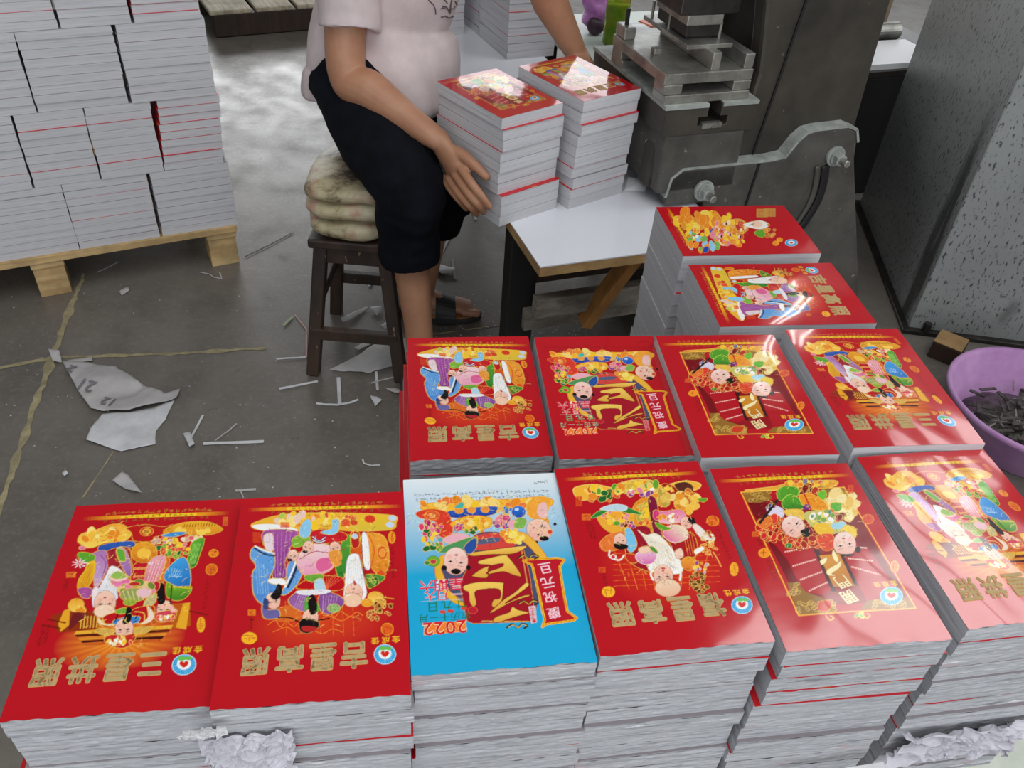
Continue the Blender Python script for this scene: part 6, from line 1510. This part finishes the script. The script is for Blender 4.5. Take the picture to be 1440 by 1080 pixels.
# nail on the thumb, hair
for (u, v, of, p0) in ((682, 246, .0195, (667, 232, .021)),):
    pass
hb = MB().ball(hd+hz*.045-hy*.012, (.080, .098, .100), 18, (hx, hy, hz)).build('hair', m_hair, wk, smooth=True, bump=.006, bscale=40)
# eyes and mouth (the head is above the picture)
for sg in (-1, 1): MB().ball(hd+hy*.082+hx*(.030*sg)+hz*.022, (.012, .006, .006), 8, (hx, hy, hz)).build('eye', m_black, wk, smooth=True)
MB().ball(hd+hy*.079-hz*.055, (.022, .006, .006), 8, (hx, hy, hz)).build('mouth', m_bagdark, wk, smooth=True)

# T-shirt
sh_ = MB()
ax = (shc-hipc)
hem = hipc+Vector((0, 0, -.034))
def tsec(c, a, b): return (c, (a, b))
bk = Vector((-.018, 0, 0)); pts = [hem+FD*.026, hipc+ax*.12+FD*.016, hipc+ax*.30+FD*.01+bk, hipc+ax*.5+bk, hipc+ax*.72, hipc+ax*.90, shc+Vector((0, 0, .035)), shc+Vector((0, 0, .065))]
sh_.tube(pts, [(.220, .165), (.214, .162), (.198, .150), (.188, .138), (.182, .130), (.175, .115), (.13, .085), (.07, .07)], 36, SX, 5, endround=False)
sl = RSh.lerp(RE, .62); sh_.tube([RSh+SX*.05-Vector((0, 0, .02)), RSh.lerp(RE, .25), RSh.lerp(RE, .5), sl], [.085, .076, .072, .070], 24, UP, 5, endround=False)
sl = LSh.lerp(LE, .45); sh_.tube([LSh-SX*.05-Vector((0, 0, .02)), LSh.lerp(LE, .2), LSh.lerp(LE, .35), sl], [.085, .076, .072, .068], 24, UP, 5, endround=False)
so = sh_.build('t_shirt', m_shirt, wk, remesh=.005, soft=5)
def fold(p, w):                                                      # hanging folds
    h = max(0, 1-(w.z-hem.z)/.38); q = Vector((p.dot(SX)*9+p.z*2.5, p.dot(FD)*9, p.z*3.5))
    return noise.noise(q)*.026*(.3+h)+noise.noise(q*2.1)*.007
displace(so.data, fold, wk.location)
# print on the chest
pc_ = aty(628, 6, 1.98)
from mathutils.bvhtree import BVHTree
bvh = BVHTree.FromPolygons([v.co+wk.location for v in so.data.vertices], [tuple(p.vertices) for p in so.data.polygons])
pm = MB()
for st_, r in (([(300, 42), (322, 46), (338, 66), (348, 96)], .0022), ([(362, -10), (352, 30), (350, 92)], .0024), ([(382, 8), (396, 34), (430, 45)], .0018), ([(290, 116), (318, 108), (340, 122), (382, 106)], .0018),
               ([(203, 0), (236, 30), (250, 62), (254, 102)], .0014), ([(330, 20), (318, 4), (300, -12)], .0016), ([(400, 0), (420, 14), (446, 10)], .0014), ([(340, 62), (372, 58), (384, 42)], .0014), ([(284, 60), (300, 54), (322, 62)], .0012)):
    P = []
    for a, b in zip(st_[:-1], st_[1:]):
        for k in range(5):
            h_ = bvh.ray_cast(Vector((0, 0, CAMZ)), ray(560+(a[0]+(b[0]-a[0])*k/5)/4.8, (a[1]+(b[1]-a[1])*k/5)/4.8).normalized())
            if h_[0]: P.append(h_[0]+h_[1]*.0005)
    if len(P) > 3: pm.tube(P, [r]*len(P), 6, sub=1)
if pm.v: pm.build('chest_print', m_print, wk)
# shorts
so2 = MB()
so2.tube([hipc+Vector((0, 0, .09)), hipc+Vector((0, 0, .02)), hipc-Vector((0, 0, .07))], [(.165, .125), (.180, .135), (.165, .125)], 30, SX, 5)
for H_, K_, A_, f, e in ((RH, RK, RA, Vector((.6, -.7, 0)), .36), (LH, LK, LA, Vector((1, .1, 0)), .36)):
    hm = K_.lerp(A_, e)
    so2.tube([H_+Vector((0, 0, .02)), H_.lerp(K_, .45), K_+f*.004, K_.lerp(A_, e*.5)-f*.010, hm-f*.012], [.104, .100, .083, .077, .074], 26, f, 6, endround=False)
s2 = so2.build('shorts', m_shorts, wk, remesh=.005, soft=4)
def fold2(p, w):
    q = Vector((p.x*9, p.y*9, p.z*16)); return noise.noise(q)*.009+noise.noise(q*2.3)*.004
displace(s2.data, fold2, wk.location)
# sandals
for A_, f, nm in ((RA, Vector((.4, -.9, 0)), 0), (LA, Vector((1, .10, 0)), 1)):
    f.normalize(); s = Vector((-f.y, f.x, 0)); g = Vector((A_.x, A_.y, 0))
    out = [g+f*(.05+.135*math.cos(a))+s*((.040+.010*math.cos(a))*math.sin(a)) for a in [2*math.pi*k/28 for k in range(28)]]
    sd = MB().prism([p+UP*.001 for p in out], UP*.020).build('sandal', m_sole, wk, bevel=.004)
    ins = [g+f*(.05+.130*math.cos(a))+s*((.037+.010*math.cos(a))*math.sin(a)) for a in [2*math.pi*k/28 for k in range(28)]]
    o = MB().prism([p+UP*.0205 for p in ins], UP*.003).build('insole', m_insole, None, org=wk.location); o.parent = sd
    b = MB()
    for x0, x1, hh in ((.045, .105, .072), (-.045, -.02, .085)):
        rows = []
        for k in range(17):
            a = math.pi*k/16; rr = []
            for x in (x0, x1):
                c_ = g+f*x; rr.append(c_+s*(.050*math.cos(a))+UP*(.012+(hh-(x-x0)*.35)*math.sin(a)**.7))
            n_ = (s*math.cos(a)+UP*math.sin(a))*.004
            rows.append([rr[0], rr[1], rr[1]+n_, rr[0]+n_])
        b.rings(rows)
    o = b.build('strap', m_strap, None, org=wk.location, bevel=.001); o.parent = sd

sc = bpy.context.scene
sc.view_settings.view_transform = 'Standard'; sc.view_settings.look = 'None'; sc.view_settings.gamma = 1.0; sc.view_settings.exposure = 0.0
sc.view_settings.use_curve_mapping = False
sc.cycles.max_bounces = 8
bpy.context.view_layer.update()
